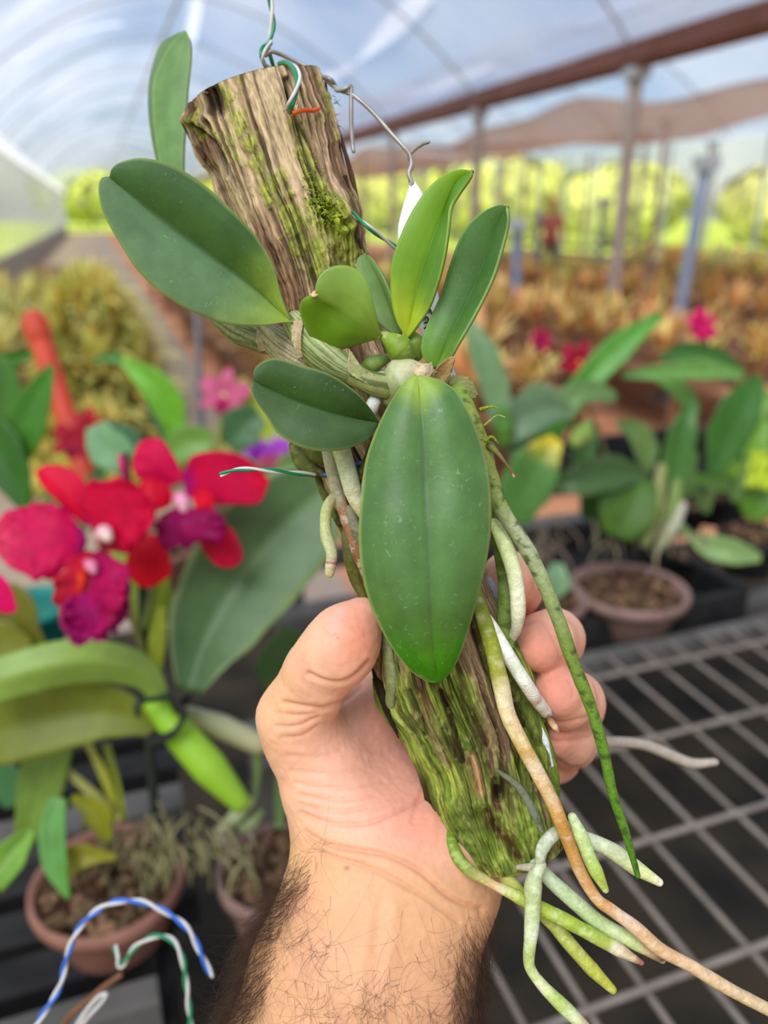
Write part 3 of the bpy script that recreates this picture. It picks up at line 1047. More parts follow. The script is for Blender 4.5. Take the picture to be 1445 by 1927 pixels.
    for k, (a, b) in enumerate((((628, 215), (688, 470)), ((622, 240), (676, 440)), ((634, 250), (684, 500)), ((612, 150), (640, 300)))):
        mx, my = (a[0] + b[0]) / 2 + 6 - 4 * k, (a[1] + b[1]) / 2
        flap([(a[0], a[1], .002), (mx, my, .0015), (b[0], b[1], .001)], [2, 5, 2], ['#5d4636', '#7c6148', '#3e2d22', '#6a543f'][k], .002, seed=10 + k)
    flap([(343, 232, .0), (360, 258, .001), (385, 300, .001)], [2, 6, 2], '#4d3a2a', .001, seed=20)
    # shaggy fibres at the right rim and by the hole
    fb = []
    for k in range(26):
        if k < 12:
            x, y = 628 + RNG.normal(0, 4), 195 + RNG.uniform(-18, 50)
            dx, dy = RNG.uniform(4, 14), RNG.uniform(-12, 14)
        else:
            x, y = 545 + RNG.normal(0, 7), 205 + RNG.normal(0, 4)
            dx, dy = RNG.uniform(-6, 6), RNG.uniform(-18, -6)
        d0 = log_depth(x, y)
        p = at(*np.array([(x, y, d0 - .0002), (x + dx * .6, y + dy * .4, d0 - .0022), (x + dx, y + dy, d0 - .003)]).T)
        fb.append(tube_geo(spline(p, 5), np.linspace(.00018, .00006, 5), 4, cap=False)[:2])
    V2, F2 = merge(fb)
    tag(obj('bark_fibre', V2, F2, MAT['bark'], root, np.tile(lin('#8a7f4c'), (len(V2), 1))), kind='stuff')
    # moss tufts standing proud at the knot and on the lower end
    tb = []
    cols = []
    for cx, cy, sx, sy, n in ((612, 392, 15, 16, 150), (590, 345, 10, 26, 40)):
        for k in range(n):
            x, y = cx + RNG.normal(0, sx), cy + RNG.normal(0, sy)
            d0 = log_depth(x, y) - .0006 - (0.0036 * math.exp(-((x - 628) ** 2 + (y - 412) ** 2) / 46 ** 2))
            a = RNG.uniform(0, 6.28)
            l = RNG.uniform(2, 5)
            p = at(*np.array([(x, y, d0 + .0008), (x + l * .5 * math.cos(a), y + l * .5 * math.sin(a), d0 - .0006), (x + l * math.cos(a), y + l * math.sin(a), d0 - .0007)]).T)
            g = tube_geo(p, [.00022, .00024, .0001], 4, cap=False)
            tb.append(g[:2])
            cols.append(np.tile(lin('#98a832' if cy < 600 else '#7f9c30') * RNG.uniform(.7, 1.2), (len(g[0]), 1)))
    V3, F3 = merge(tb)
    tag(obj('moss', V3, F3, MAT['moss'], root, np.vstack(cols)), kind='stuff')
    return root


LOG = make_log()

# ================================================================== the orchid tied to it
ORCHID = thing('mounted_orchid', 'green orchid plant with broad leathery leaves and hanging roots, growing on the mossy log', 'orchid', at(760, 715, .24))
LEAF, FRESH = MAT['leaf'], MAT['leaf_fresh']


def leaf(*a, **k):
    return sheet('leaf', ORCHID, *a, **k)


# big leaf reaching to the upper left
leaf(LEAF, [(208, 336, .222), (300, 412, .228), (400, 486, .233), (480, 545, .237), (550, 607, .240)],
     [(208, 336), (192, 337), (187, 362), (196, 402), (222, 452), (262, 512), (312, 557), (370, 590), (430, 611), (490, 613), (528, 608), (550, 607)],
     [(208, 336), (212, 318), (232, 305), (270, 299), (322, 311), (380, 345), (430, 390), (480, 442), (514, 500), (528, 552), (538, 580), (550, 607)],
     '#3a5c28', dl=-.0035, dr=-.0055, bulge=.10, rib='#35552c', edge='#8a9c58', seed=1, tip='#8fa83c', lcol='#5a7a50', mott=.25)  # paler lower half: sky reflection painted into the leaf colour
# upright leaf behind
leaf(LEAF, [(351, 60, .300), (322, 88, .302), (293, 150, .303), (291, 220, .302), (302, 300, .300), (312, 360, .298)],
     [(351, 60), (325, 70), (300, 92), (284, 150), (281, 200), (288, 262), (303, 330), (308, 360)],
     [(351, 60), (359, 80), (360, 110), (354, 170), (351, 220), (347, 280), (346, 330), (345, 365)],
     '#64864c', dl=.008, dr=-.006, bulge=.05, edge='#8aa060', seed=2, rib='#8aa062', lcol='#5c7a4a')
# notched young leaf in front
leaf(FRESH, [(592, 556, .226), (640, 580, .230), (680, 606, .232), (716, 632, .236)],
     [(592, 556), (570, 566), (567, 590), (580, 624), (602, 648), (628, 657), (662, 650), (692, 640), (716, 636)],
     [(592, 556), (596, 530), (612, 509), (640, 500), (670, 507), (690, 530), (703, 575), (712, 615), (717, 630)],
     '#86a840', dl=.006, dr=-.004, bulge=.10, lcol='#628a18', tip='#7f9f38', base='#83a83a', edge='#93b04c', seed=3)
sheet('leaf', ORCHID, MAT['husk'], [(585, 556, .2255), (591, 553, .2255), (598, 551, .226)], [(585, 556), (590, 560), (598, 556)], [(585, 556), (590, 549), (598, 548)], '#d8b98a', n=10, half=3, seed=4)['label'] = 'dry tan notch of the young leaf'
# dull leaf behind it
leaf(LEAF, [(686, 479, .252), (715, 530, .250), (735, 580, .249), (752, 628, .248)],
     [(686, 479), (672, 492), (675, 530), (690, 570), (715, 610), (745, 632)],
     [(686, 479), (700, 486), (722, 520), (738, 560), (748, 595), (757, 628)], '#6a8648', dl=-.002, dr=-.003, bulge=.1, seed=5, edge='#7a9a55')
# tall bright leaf
leaf(FRESH, [(890, 322, .232), (858, 345, .236), (838, 395, .238), (812, 460, .238), (786, 540, .240), (766, 636, .244)],
     [(890, 322), (866, 319), (832, 332), (800, 362), (772, 405), (752, 448), (737, 495), (735, 550), (744, 600), (764, 636)],
     [(890, 322), (884, 338), (864, 366), (849, 392), (845, 430), (838, 480), (826, 530), (808, 580), (785, 615), (768, 638)],
     '#5c8a28', dl=-.002, dr=-.006, bulge=.08, lcol='#74a01c', tip='#bccc30', edge='#93b23e', rib='#4a7d20', seed=6)
# dark leaf at the right, one half turned to the side
leaf(LEAF, [(955, 389, .226), (930, 440, .232), (905, 515, .236), (872, 585, .238), (842, 645, .238), (822, 692, .240)],
     [(955, 389), (935, 388), (902, 405), (872, 438), (850, 492), (830, 556), (805, 612), (793, 655), (803, 680), (820, 692)],
     [(955, 389), (957, 420), (946, 468), (930, 520), (908, 568), (884, 612), (862, 650), (845, 680), (826, 694)],
     '#44692f', dl=.0015, dr=-.007, bulge=.10, edge='#8fb060', seed=7, tip='#6a9430', rib='#365626')
# lower left dark leaf
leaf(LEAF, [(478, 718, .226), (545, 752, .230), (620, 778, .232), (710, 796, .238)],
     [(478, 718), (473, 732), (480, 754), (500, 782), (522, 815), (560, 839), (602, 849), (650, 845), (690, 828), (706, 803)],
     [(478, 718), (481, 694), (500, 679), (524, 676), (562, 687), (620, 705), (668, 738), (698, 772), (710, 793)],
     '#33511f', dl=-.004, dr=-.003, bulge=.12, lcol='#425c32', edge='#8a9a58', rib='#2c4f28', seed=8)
# the broad leaf hanging in front
leaf(MAT['leaf_wet'], [(786, 709, .225), (795, 800, .221), (800, 900, .220), (803, 1000, .218), (808, 1120, .219), (815, 1220, .223), (824, 1282, .227)],
     [(784, 709), (765, 718), (735, 760), (708, 815), (690, 868), (682, 930), (677, 1005), (683, 1078), (700, 1140), (730, 1203), (766, 1252), (798, 1277), (822, 1283)],
     [(788, 709), (808, 712), (835, 722), (862, 745), (890, 798), (911, 862), (921, 930), (921, 1000), (910, 1070), (890, 1148), (870, 1212), (850, 1258), (826, 1282)],
     '#4b7034', dl=.0035, dr=.003, bulge=.16, base='#8aa43c', basel=.11, tip='#37720c', edge='#a9b96c', rib='#3a5630', n=120, half=18, seed=9, mott=.24)

# pseudobulbs and rhizome
BULB, HUSK, ROOT = MAT['bulb'], MAT['husk'], MAT['root']


def striped(name, pts, w, c1, c2, seed, mat=BULB, sides=72, n=80, nst=24, flat=.8, cen=None):
    o = px_tube(name, pts, w, mat, ORCHID, [(0, c1), (1, c1)], n=n, sides=sides, wob=0.05, seed=seed, flat=flat)
    me = o.data
    V = np.zeros(len(me.vertices) * 3, np.float32)
    me.vertices.foreach_get('co', V)
    k = len(V) // 3
    a = np.r_[np.tile(np.arange(sides) / sides, (k - 2) // sides), 0, 0]
    t = np.r_[np.repeat(np.linspace(0, 1, (k - 2) // sides), sides), 0, 1]
    st = fbm(np.stack([np.cos(a * 6.283) * nst, np.sin(a * 6.283) * nst, t * 2.0 + seed], -1), 3, seed)
    C = mixc(np.broadcast_to(lin(c1), (k, 3)), lin(c2), sstep(0.44, 0.60, st) * .85)
    C = C * (0.8 + 0.4 * fbm(V.reshape(-1, 3) / .004, 3, seed))[:, None]
    me.color_attributes['Col'].data.foreach_set('color', np.c_[C, np.ones(k)].astype(np.float32).ravel())
    return o


striped('pseudobulb', [(410, 596, .262), (452, 622, .260), (500, 642, .257)], [36, 56, 50], '#9a9b78', '#5b6440', 3, HUSK)
striped('pseudobulb', [(492, 618, .258), (535, 655, .252), (590, 690, .248), (650, 716, .248)], [46, 74, 52, 34], '#b0a488', '#6d6a44', 5, HUSK)['label'] = 'grey papery back bulb'
striped('pseudobulb', [(560, 612, .244), (590, 650, .241), (630, 684, .240), (668, 706, .240)], [56, 74, 66, 42], '#a9b176', '#566a30', 6)['label'] = 'striped green bulb'
striped('rhizome', [(655, 698, .240), (690, 718, .2395), (728, 728, .240), (770, 735, .242)], [44, 44, 52, 40], '#93985a', '#4d5a28', 7, nst=6)
px_tube('pseudobulb', [(742, 745, .243), (762, 714, .240), (800, 702, .238)], [52, 88, 36], BULB, ORCHID, [(0, '#8c9560'), (.5, '#b6bb8c'), (1, '#c9b896')], 40, 24, .04, 8)['label'] = 'round pale bulb with a papery collar'
px_tube('pseudobulb', [(706, 628, .2385), (718, 631, .2375), (733, 640, .237), (752, 655, .238), (762, 668, .240)], [8, 20, 36, 52, 40], BULB, ORCHID, [(0, '#93ab3a'), (.4, '#7f9a2c'), (1, '#6f8a2c')], 40, 20, .04, 9, spots=('#c8d08a', .4))['label'] = 'young green bulb with warty spots'
px_tube('pseudobulb', [(768, 625, .246), (782, 645, .246), (783, 668, .247)], [18, 34, 26], BULB, ORCHID, [(0, '#88a23c'), (1, '#6d8a30')], 30, 16, .04, 10)
px_tube('pseudobulb', [(676, 700, .247), (702, 686, .244), (722, 676, .246)], [14, 36, 22], BULB, ORCHID, [(0, '#6f9428'), (1, '#7d8f4a')], 30, 16, .08, 11)
px_tube('pseudobulb', [(792, 700, .243), (812, 706, .243), (838, 716, .243)], [30, 42, 30], BULB, ORCHID, [(0, '#5f7a34'), (1, '#8a8a58')], 30, 16, .08, 12)
# papery sheaths
def husk(mid, l, r, c, seed, **k):
    return sheet('sheath', ORCHID, HUSK, mid, l, r, c, n=24, half=6, thick=.0004, mott=.35, scale=.003, seed=seed, ruffle=.0006, rfreq=14, **k)


husk([(562, 604, .238), (560, 640, .235), (566, 672, .236)], [(552, 604), (549, 640), (563, 676)], [(572, 602), (566, 640), (569, 676)], '#b9a27c', 1)
husk([(655, 672, .236), (668, 690, .2365), (700, 716, .237)], [(652, 690), (660, 705), (695, 726)], [(657, 656), (680, 690), (705, 706)], '#9a9c68', 2)
husk([(845, 672, .232), (832, 700, .234), (824, 728, .236)], [(822, 690), (818, 706), (818, 724)], [(858, 670), (848, 702), (830, 732)], '#a98a58', 3)
husk([(785, 690, .230), (800, 698, .2295), (814, 690, .232)], [(775, 700), (797, 716), (815, 702)], [(780, 682), (797, 688), (812, 682)], '#cbb490', 4)
husk([(850, 712, .240), (875, 722, .238), (896, 748, .240)], [(845, 724), (868, 738), (888, 752)], [(852, 706), (884, 712), (900, 744)], '#8c8f58', 5)
husk([(492, 622, .2535), (492, 640, .252), (498, 660, .253)], [(484, 622), (482, 640), (488, 660)], [(498, 622), (500, 640), (506, 662)], '#c0a888', 6)

# roots; (x, y, lift) lie on the log, (x, y, depth) hang free
def root(pts, w, colors, seed, spots=None, **k):
    return px_tube('root', pts, w, ROOT, ORCHID, colors, seed=seed, spots=spots, **k)


root(onlog([(616, 838, .006), (628, 895, .005), (645, 955, .004), (665, 1015, .003), (680, 1065, .0025), (690, 1092, .002)]), [26, 27, 25, 24, 23, 10],
     [(0, '#b9b5a2'), (.38, '#a9a184'), (.5, '#a8704a'), (.7, '#99714f'), (.92, '#7a4a22'), (1, '#1d1512')], 1, ('#d5cfba', .5), n=110)
root(onlog([(640, 838, .009), (655, 890, .007), (668, 935, .005), (690, 975, .003), (705, 1000, .001)]), [34, 36, 34, 28, 16],
     [(0, '#bfc494'), (.3, '#c3cba8'), (.65, '#d0c193'), (.85, '#a88a72'), (1, '#6f5442')], 2, ('#e0e3c8', .5), n=90)
root([(636, 925, .250), (616, 955, .248), (613, 1000, .247), (624, 1040, .247), (622, 1064, .247), (620, 1078, .247)], [16, 22, 22, 25, 22, 19],
     [(0, '#b9a880'), (.3, '#b5bb78'), (.78, '#b9bb90'), (.86, '#c9ab90'), (.885, '#8a5a44'), (.905, '#dccab4'), (.94, '#b8ad80'), (1, '#c2b688')], 3, ('#d3d6a0', .4), n=90, wob=.04)
# large one at the right hanging free
root([(862, 738, .240), (884, 790, .238), (906, 842, .237), (925, 905, .237), (945, 960, .237), (985, 1022, .236), (1020, 1090, .234), (1052, 1170, .232), (1078, 1245, .230), (1108, 1320, .229), (1135, 1410, .229), (1152, 1490, .230), (1178, 1570, .231), (1200, 1648, .232)],
     [38, 40, 34, 28, 30, 30, 26, 25, 24, 22, 20, 18, 16, 10],
     [(0, '#7f9a3a'), (.1, '#8b9440'), (.22, '#8a9a52'), (.3, '#a3a982'), (.4, '#8f9a66'), (.55, '#6f8232'), (.75, '#5f8424'), (1, '#4c7a1e')], 4, ('#33451a', .75), n=260, wob=.13, sides=16)
root([(922, 838, .234), (942, 860, .232), (957, 880, .231), (967, 897, .230)], [16, 9, 5, 5], [(0, '#6f7a34'), (.5, '#6b6230'), (.9, '#7a4a2c'), (1, '#c89a70')], 5, n=40)
px_tube('moss_sprig', [(905, 770, .234), (925, 765, .232), (938, 768, .232)], [8, 5, 2], MAT['moss'], ORCHID, [(0, '#93a32c'), (1, '#a3a548')], 20, 6, .3, 6)
px_tube('moss_sprig', [(912, 800, .233), (935, 782, .232), (950, 785, .231)], [7, 4, 2], MAT['moss'], ORCHID, [(0, '#93a32c'), (1, '#c9b98a')], 20, 6, .3, 7)
px_tube('moss_sprig', [(915, 830, .232), (925, 822, .231), (938, 834, .231)], [9, 6, 2], MAT['moss'], ORCHID, [(0, '#7f9a2c'), (1, '#93a838')], 20, 6, .3, 8)
# pale pair at the right
root([(930, 985, .243), (952, 1030, .240), (968, 1080, .239), (975, 1140, .240), (972, 1180, .244), (964, 1200, .248)], [20, 30, 31, 30, 28, 16],
     [(0, '#cfe094'), (.3, '#dce6a8'), (.6, '#f0f0cc'), (1, '#e8e2c8')], 9, n=90, wob=.05)
root([(925, 950, .250), (935, 1010, .249), (947, 1070, .248), (952, 1130, .248), (948, 1180, .248), (962, 1215, .247)], [20, 22, 26, 28, 30, 14],
     [(0, '#7a8f46'), (.3, '#566f2a'), (.6, '#7f9448'), (1, '#6a8434')], 10, ('#3d5018', .6), n=90, wob=.1)
root(onlog([(903, 1143, .007), (925, 1180, .009), (955, 1232, .010), (985, 1280, .011), (1010, 1318, .011), (1030, 1343, .012)]), [17, 27, 28, 27, 26, 22],
     [(0, '#e0e0c0'), (.4, '#f4f2e2'), (.55, '#d2d6ba'), (.62, '#f6f4e6'), (.8, '#e6ddce'), (.85, '#b98f6e'), (.88, '#e2dccc'), (.98, '#d8cab2'), (1, '#6a4434')], 11, ('#f2f1e8', .4), n=110, wob=.05)
root([(1033, 1350, .2285), (1039, 1362, .2283), (1045, 1370, .228), (1052, 1379, .2278)], [7, 13, 12, 3], [(0, '#6f4c34'), (.3, '#b38a60'), (.6, '#d6ba92'), (1, '#8f6a48')], 12, n=30, wob=.5)
# the long tan one
root([(893, 1110, .244), (912, 1170, .2395), (928, 1225, .2365), (942, 1285, .236), (956, 1345, .2355), (985, 1405, .2345), (1012, 1455, .2345), (1040, 1510, .235), (1064, 1570, .235), (1092, 1640, .235), (1122, 1690, .234),
      (1150, 1712, .234), (1195, 1745, .234), (1240, 1785, .233), (1300, 1818, .232), (1370, 1860, .231), (1470, 1912, .230)],
     [22, 30, 32, 32, 30, 29, 28, 26, 26, 22, 24, 27, 24, 25, 24, 22],
     [(0, '#7f8f3a'), (.1, '#8a9428'), (.16, '#a3a244'), (.19, '#e0cfa4'), (.27, '#dcbf8c'), (.3, '#c09a4e'), (.34, '#e2c9a4'), (.41, '#cf9f5c'), (.47, '#b8853c'), (.55, '#c4935c'), (.63, '#cf9d66'),
      (.66, '#ddbfa2'), (.72, '#caa074'), (.80, '#d2ab82'), (.88, '#cdb088'), (1, '#c9b085')], 13, ('#efe2c4', .3), n=260, wob=.06)
# those below the log
root([(838, 1530, .262), (846, 1575, .250), (862, 1614, .245), (886, 1640, .243), (912, 1655, .242), (930, 1666, .241)], [20, 24, 24, 22, 16], [(0, '#5f7a20'), (.6, '#7a9430'), (1, '#c9b078')], 14, ('#b9c878', .5), n=60)
root([(927, 1665, .241), (960, 1680, .240), (1010, 1706, .239), (1060, 1730, .238), (1110, 1757, .237), (1155, 1782, .236), (1207, 1812, .235)], [16, 25, 27, 27, 27, 27, 10],
     [(0, '#cfa878'), (.06, '#c9c08a'), (.15, '#a9b84c'), (.6, '#96ad3c'), (.76, '#a3b050'), (.8, '#ddd0b0'), (.9, '#c2a684'), (1, '#9a5f58')], 15, ('#dfe2b0', .35), n=120, wob=.05)
root([(938, 1626, .252), (962, 1665, .249), (985, 1690, .247), (1030, 1728, .245), (1075, 1780, .244), (1115, 1825, .243), (1152, 1862, .243)], [24, 30, 28, 25, 27, 26, 16],
     [(0, '#bfc070'), (.25, '#adb043'), (.6, '#b3bc5c'), (1, '#b9b83c')], 16, ('#d8dc9c', .4), n=110, wob=.05)
root([(1018, 1628, .236), (1005, 1655, .235), (1002, 1700, .234), (1000, 1750, .233), (995, 1800, .232), (999, 1825, .232), (1022, 1856, .231), (1058, 1892, .230), (1100, 1932, .230)], [20, 34, 29, 26, 22, 20, 24, 27, 22],
     [(0, '#b9c29c'), (.2, '#b3c084'), (.38, '#cfd6b0'), (.48, '#a9bd6c'), (.62, '#c6d08c'), (.66, '#d3d3a4'), (.8, '#a9c060'), (.9, '#cdd8a0'), (1, '#c9a88c')], 17, ('#e8edcc', .35), n=130, wob=.06)
root([(1008, 1628, .246), (1040, 1660, .243), (1080, 1696, .241), (1130, 1738, .240), (1190, 1772, .238), (1246, 1806, .237)], [24, 30, 30, 29, 27, 14],
     [(0, '#b9c8a4'), (.5, '#b3c688'), (.82, '#bcc884'), (.9, '#c7a884'), (1, '#6f4c34')], 18, ('#dfe6c4', .35), n=110, wob=.05)
root([(1077, 1538, .236), (1094, 1575, .235), (1112, 1620, .234), (1127, 1650, .233), (1139, 1674, .233)], [18, 27, 27, 26, 14],
     [(0, '#b8c690'), (.3, '#b9ca84'), (.7, '#a9bd5c'), (1, '#a3b33c')], 19, ('#dce6b8', .4), n=70, wob=.05)
root([(1058, 1568, .247), (1105, 1580, .246), (1150, 1600, .245), (1195, 1632, .244), (1240, 1660, .243)], [20, 28, 31, 30, 16],
     [(0, '#d8dcc4'), (.4, '#ccd6a8'), (.85, '#d2d88c'), (1, '#e6deb8')], 20, ('#e8ecd0', .3), n=80, wob=.05)
root([(1068, 1556, .242), (1040, 1572, .238), (1021, 1596, .235), (1016, 1620, .236)], [22, 26, 26, 18], [(0, '#a8b490'), (1, '#bcc4a8')], 21, ('#e4e8d8', .5), n=50)
root([(1020, 1628, .238), (1000, 1632, .240), (975, 1632, .243)], [12, 16, 10], [(0, '#c2bfa8'), (1, '#a99f88')], 22, n=30)
# old roots flat on the bark
root(onlog([(693, 1095, .0015), (712, 1160, .002), (728, 1220, .002), (736, 1280, .002), (734, 1322, .0015)]), [16, 30, 32, 34, 28], [(0, '#6d6a4a'), (.4, '#727a52'), (1, '#7a8456')], 23, ('#98a070', .5), n=70, flat=.55)
root(onlog([(652, 1005, .002), (660, 1050, .002), (672, 1095, .003), (688, 1130, .002)]), [20, 28, 26, 14], [(0, '#6f6a48'), (.4, '#5a5e22'), (1, '#5d5424')], 24, ('#8a8448', .4), n=50)
root(onlog([(660, 960, .003), (672, 1000, .002), (690, 1040, .001)]), [22, 26, 16], [(0, '#8d8872'), (1, '#6f6a52')], 25, ('#4a4636', .6), n=40)
root(onlog([(700, 880, .004), (692, 925, .003), (690, 960, .002)]), [30, 32, 20], [(0, '#9a9478'), (1, '#7a745c')], 26, ('#4d493a', .6), n=40)
root(onlog([(935, 1450, -.0004), (975, 1480, .0002), (1005, 1530, .0002), (1022, 1575, .0002)]), [8, 14, 16, 9], [(0, '#6f7058'), (1, '#8d9186')], 27, ('#5a6230', .6), n=50)
root([(1012, 1352, .252), (1024, 1395, .251), (1038, 1440, .251)], [10, 18, 8], [(0, '#e2e4e2'), (1, '#cfd4d4')], 28, n=40)
root(onlog([(918, 1095, .004), (938, 1130, .004), (950, 1180, .003)]), [20, 22, 12], [(0, '#8d9194'), (1, '#7a7d78')], 29, n=30)
root(onlog([(712, 742, .008), (700, 765, .008), (690, 800, .006)]), [24, 26, 18], [(0, '#e2e4dc'), (1, '#b9bba4')], 30, n=30)
root(onlog([(690, 712, .008), (716, 704, .010), (730, 704, .010)]), [14, 18, 12], [(0, '#dfe2d4'), (1, '#b9c294')], 31, n=24)
for k, (pts, w) in enumerate((([(552, 838), (566, 862), (588, 882), (612, 892)], [16, 34, 36, 14]), ([(575, 842), (600, 858), (622, 872)], [20, 32, 16]), ([(572, 880), (590, 888), (606, 886)], [14, 26, 14]),
                              ([(596, 895), (612, 930), (640, 985)], [12, 20, 14]), ([(700, 840), (690, 870), (676, 900)], [14, 18, 12]))):
    root(onlog(pts, .003), w, [(0, '#3f4218'), (.5, '#565a22'), (1, '#4a4420')], 32 + k, ('#7a8030', .5), n=36, wob=.22)
# a dead grey root sticking out behind the hand
root([(1060, 1400, .345), (1100, 1395, .345), (1145, 1396, .348), (1205, 1400, .35), (1250, 1416, .352), (1300, 1436, .354), (1345, 1434, .355)], [18, 20, 20, 20, 21, 20, 13],
     [(0, '#9a8f80'), (1, '#b0a596')], 40, n=60)['label'] = 'dry grey root behind the hand'


# ================================================================== wires and the plant tag
def twisted(name, label, cat, pts, w, mats, turns, group=None, names=('strand', 'strand'), loc=None, off=.8):
    """two strands wound round each other along (x, y, depth) points; w is one strand's width in pixels"""
    n = int(26 * turns + 40)
    p = spline(pts, n)
    W = at(p[:, 0], p[:, 1], p[:, 2])
    T, N, B = frames(W)
    r = w / 2 * p[:, 2] / F_PX
    t = thing(name, label, cat, W[-1] if loc is None else loc, group)
    for k, m in enumerate(mats):
        a = np.linspace(0, turns * 2 * math.pi, n) + math.pi * k
        c = W + (N * np.cos(a)[:, None] + B * np.sin(a)[:, None]) * (r * off)[:, None]
        V, F, _, _ = tube_geo(c, r, 8)
        obj(names[k], V, F, MAT[m], t)
    return t


def strand(parent, name, pts, w, mat, n=50, sides=8):
    p = spline(pts, n)
    V, F, _, _ = tube_geo(at(p[:, 0], p[:, 1], p[:, 2]), w / 2 * p[:, 2] / F_PX, sides)
    return obj(name, V, F, MAT[mat], parent)


hw = twisted('hanging_wire', 'green and white twisted wire coming from above, looped through the log top', 'wire',
             [(500, -60, .27), (509, 0, .272), (513, 45, .273), (505, 88, .274)], 7, ('green_wire', 'white_wire'), 1.3, names=('green_strand', 'white_strand'), loc=at(540, 200, .25))
strand(hw, 'green_strand', [(509, 82, .274), (494, 90, .272), (492, 106, .271), (498, 122, .275), (506, 134, .28)], 8, 'green_wire')
strand(hw, 'green_strand', [(503, 90, .275), (508, 104, .273), (514, 124, .276)], 8, 'green_wire')
strand(hw, 'white_strand', [(510, 78, .272), (498, 96, .270), (494, 116, .272), (506, 126, .277)], 6, 'white_wire')
twist_in = [(528, 124, .268), (541, 120, .260), (555, 128, .254), (562, 148, .250), (556, 174, .248), (546, 196, .248), (541, 208, .252)]
p_ = spline(twist_in, 90)
W_ = at(p_[:, 0], p_[:, 1], p_[:, 2])
T_, N_, B_ = frames(W_)
for k_, m_ in enumerate(('green_wire', 'white_wire')):
    a_ = np.linspace(0.6, 4.6, 90) + math.pi * k_
    wd_ = (9 if k_ == 0 else 7) / 2 * p_[:, 2] / F_PX
    V_, F_, _, _ = tube_geo(W_ + (N_ * np.cos(a_)[:, None] + B_ * np.sin(a_)[:, None]) * (wd_ * .9)[:, None], wd_, 8)
    obj(('green_strand', 'white_strand')[k_], V_, F_, MAT[m_], hw)

ow = thing('orange_wire', 'short orange wire end poking from the log near its top', 'wire', at(575, 208, .245))
strand(ow, 'insulation', [(p[0], p[1], log_depth(p[0], p[1]) - .0022) for p in ((552, 214), (562, 210), (577, 207), (588, 208), (598, 205))], 8, 'orange_wire')
strand(ow, 'copper_core', [(p[0], p[1], log_depth(p[0], p[1]) - .0022) for p in ((597, 205.2), (601, 204.5))], 4, 'brown_wire', 6)

gw = thing('tag_wire', 'bare grey wire twisted at the log top and holding the white plant tag', 'wire', at(770, 290, .262))
strand(gw, 'wire', [(500, 104, .272), (512, 97, .272), (545, 110, .276), (585, 130, .276), (610, 146, .270), (622, 158, .268), (640, 170, .266), (665, 180, .265), (700, 210, .264), (735, 250, .263), (758, 275, .262), (771, 291, .262), (774, 310, .262), (769, 328, .262), (776, 345, .262)], 8, 'grey_wire', 120)
strand(gw, 'wire', [(602, 143, .272), (620, 148, .2655), (630, 160, .268), (634, 170, .2655), (650, 167, .264), (660, 162, .2645), (661, 178, .265), (661, 230, .266), (663, 268, .267), (665, 284, .267)], 8, 'grey_wire', 100)
strand(gw, 'wire', [(806, 267, .259), (795, 271, .260), (778, 283, .262), (770, 296, .263), (776, 312, .263), (770, 328, .263), (774, 348, .262)], 7, 'grey_wire', 60)

# white tag: a bent strip, most of it hidden by the leaves
tg = thing('plant_tag', 'white plastic plant tag hanging from grey wire, partly hidden behind the leaves', 'tag', at(800, 600, .262))
V, F, uu, vv, _, _ = sheet_geo([(776, 342, .262), (772, 400, .262), (776, 500, .260), (806, 600, .258), (842, 730, .256)],
                               [(773, 342), (755, 400), (749, 445), (765, 540), (790, 620), (826, 735)],
                               [(780, 342), (797, 370), (803, 430), (822, 540), (838, 620), (862, 725)], n=30, half=4)
solidify(obj('strip', V, F, MAT['tag'], tg), .0006, 0)
for k, pts in enumerate(([(796, 602), (803, 596), (806, 604), (799, 608)], [(799, 618), (806, 613), (804, 624)], [(806, 588), (809, 582), (812, 590)], [(853, 690), (856, 700)])):
    strand(tg, 'pen_mark', [(x, y, .2572) for x, y in pts], 3.2, 'ink', 14, 6)

for nm, lab, pts, tu in (('tie_wire', 'green and white wire leaving the log at the right toward the tag', [(664, 402, .258), (690, 424, .252), (720, 448, .256), (748, 468, .262)], .9),
                         ('tie_wire', 'green and white wire end sticking out below the lower left leaf', [(416, 893, .244), (445, 884, .244), (490, 884, .246), (540, 889, .250), (592, 893, .254)], 1.7)):
    twisted(nm, lab, 'wire', pts, 6, ('green_wire', 'white_wire'), tu, names=('green_strand', 'white_strand'))
bw = thing('blue_tie', 'blue wire tied round the log under the roots', 'wire', at(640, 890, .25))
strand(bw, 'wire', onlog([(592, 893, .001), (612, 893, .0045), (645, 888, .003), (672, 874, .003), (700, 866, .003)]), 8, 'blue_wire')
# ================================================================== the hand
def smin(a, b, k):
    h = np.clip(0.5 + 0.5 * (b - a) / k, 0, 1)
    return b * (1 - h) + a * h - k * h * (1 - h)


def cone_sd(P, a, b, ra, rb, sz=1.0):
    """tapered capsule between a and b (camera metres); sz > 1 flattens it in depth"""
    s = np.array([1, 1, sz], np.float32)
    a, b = (np.asarray(a) * s).astype(np.float32), (np.asarray(b) * s).astype(np.float32)
    ba = b - a
    X, Y, Z = P[0] - a[0], P[1] - a[1], P[2] * np.float32(sz) - a[2]
    t = np.clip((X * ba[0] + Y * ba[1] + Z * ba[2]) / max(float(ba @ ba), 1e-12), 0, 1)
    return np.sqrt((X - t * ba[0]) ** 2 + (Y - t * ba[1]) ** 2 + (Z - t * ba[2]) ** 2) - (ra + (rb - ra) * t).astype(np.float32)


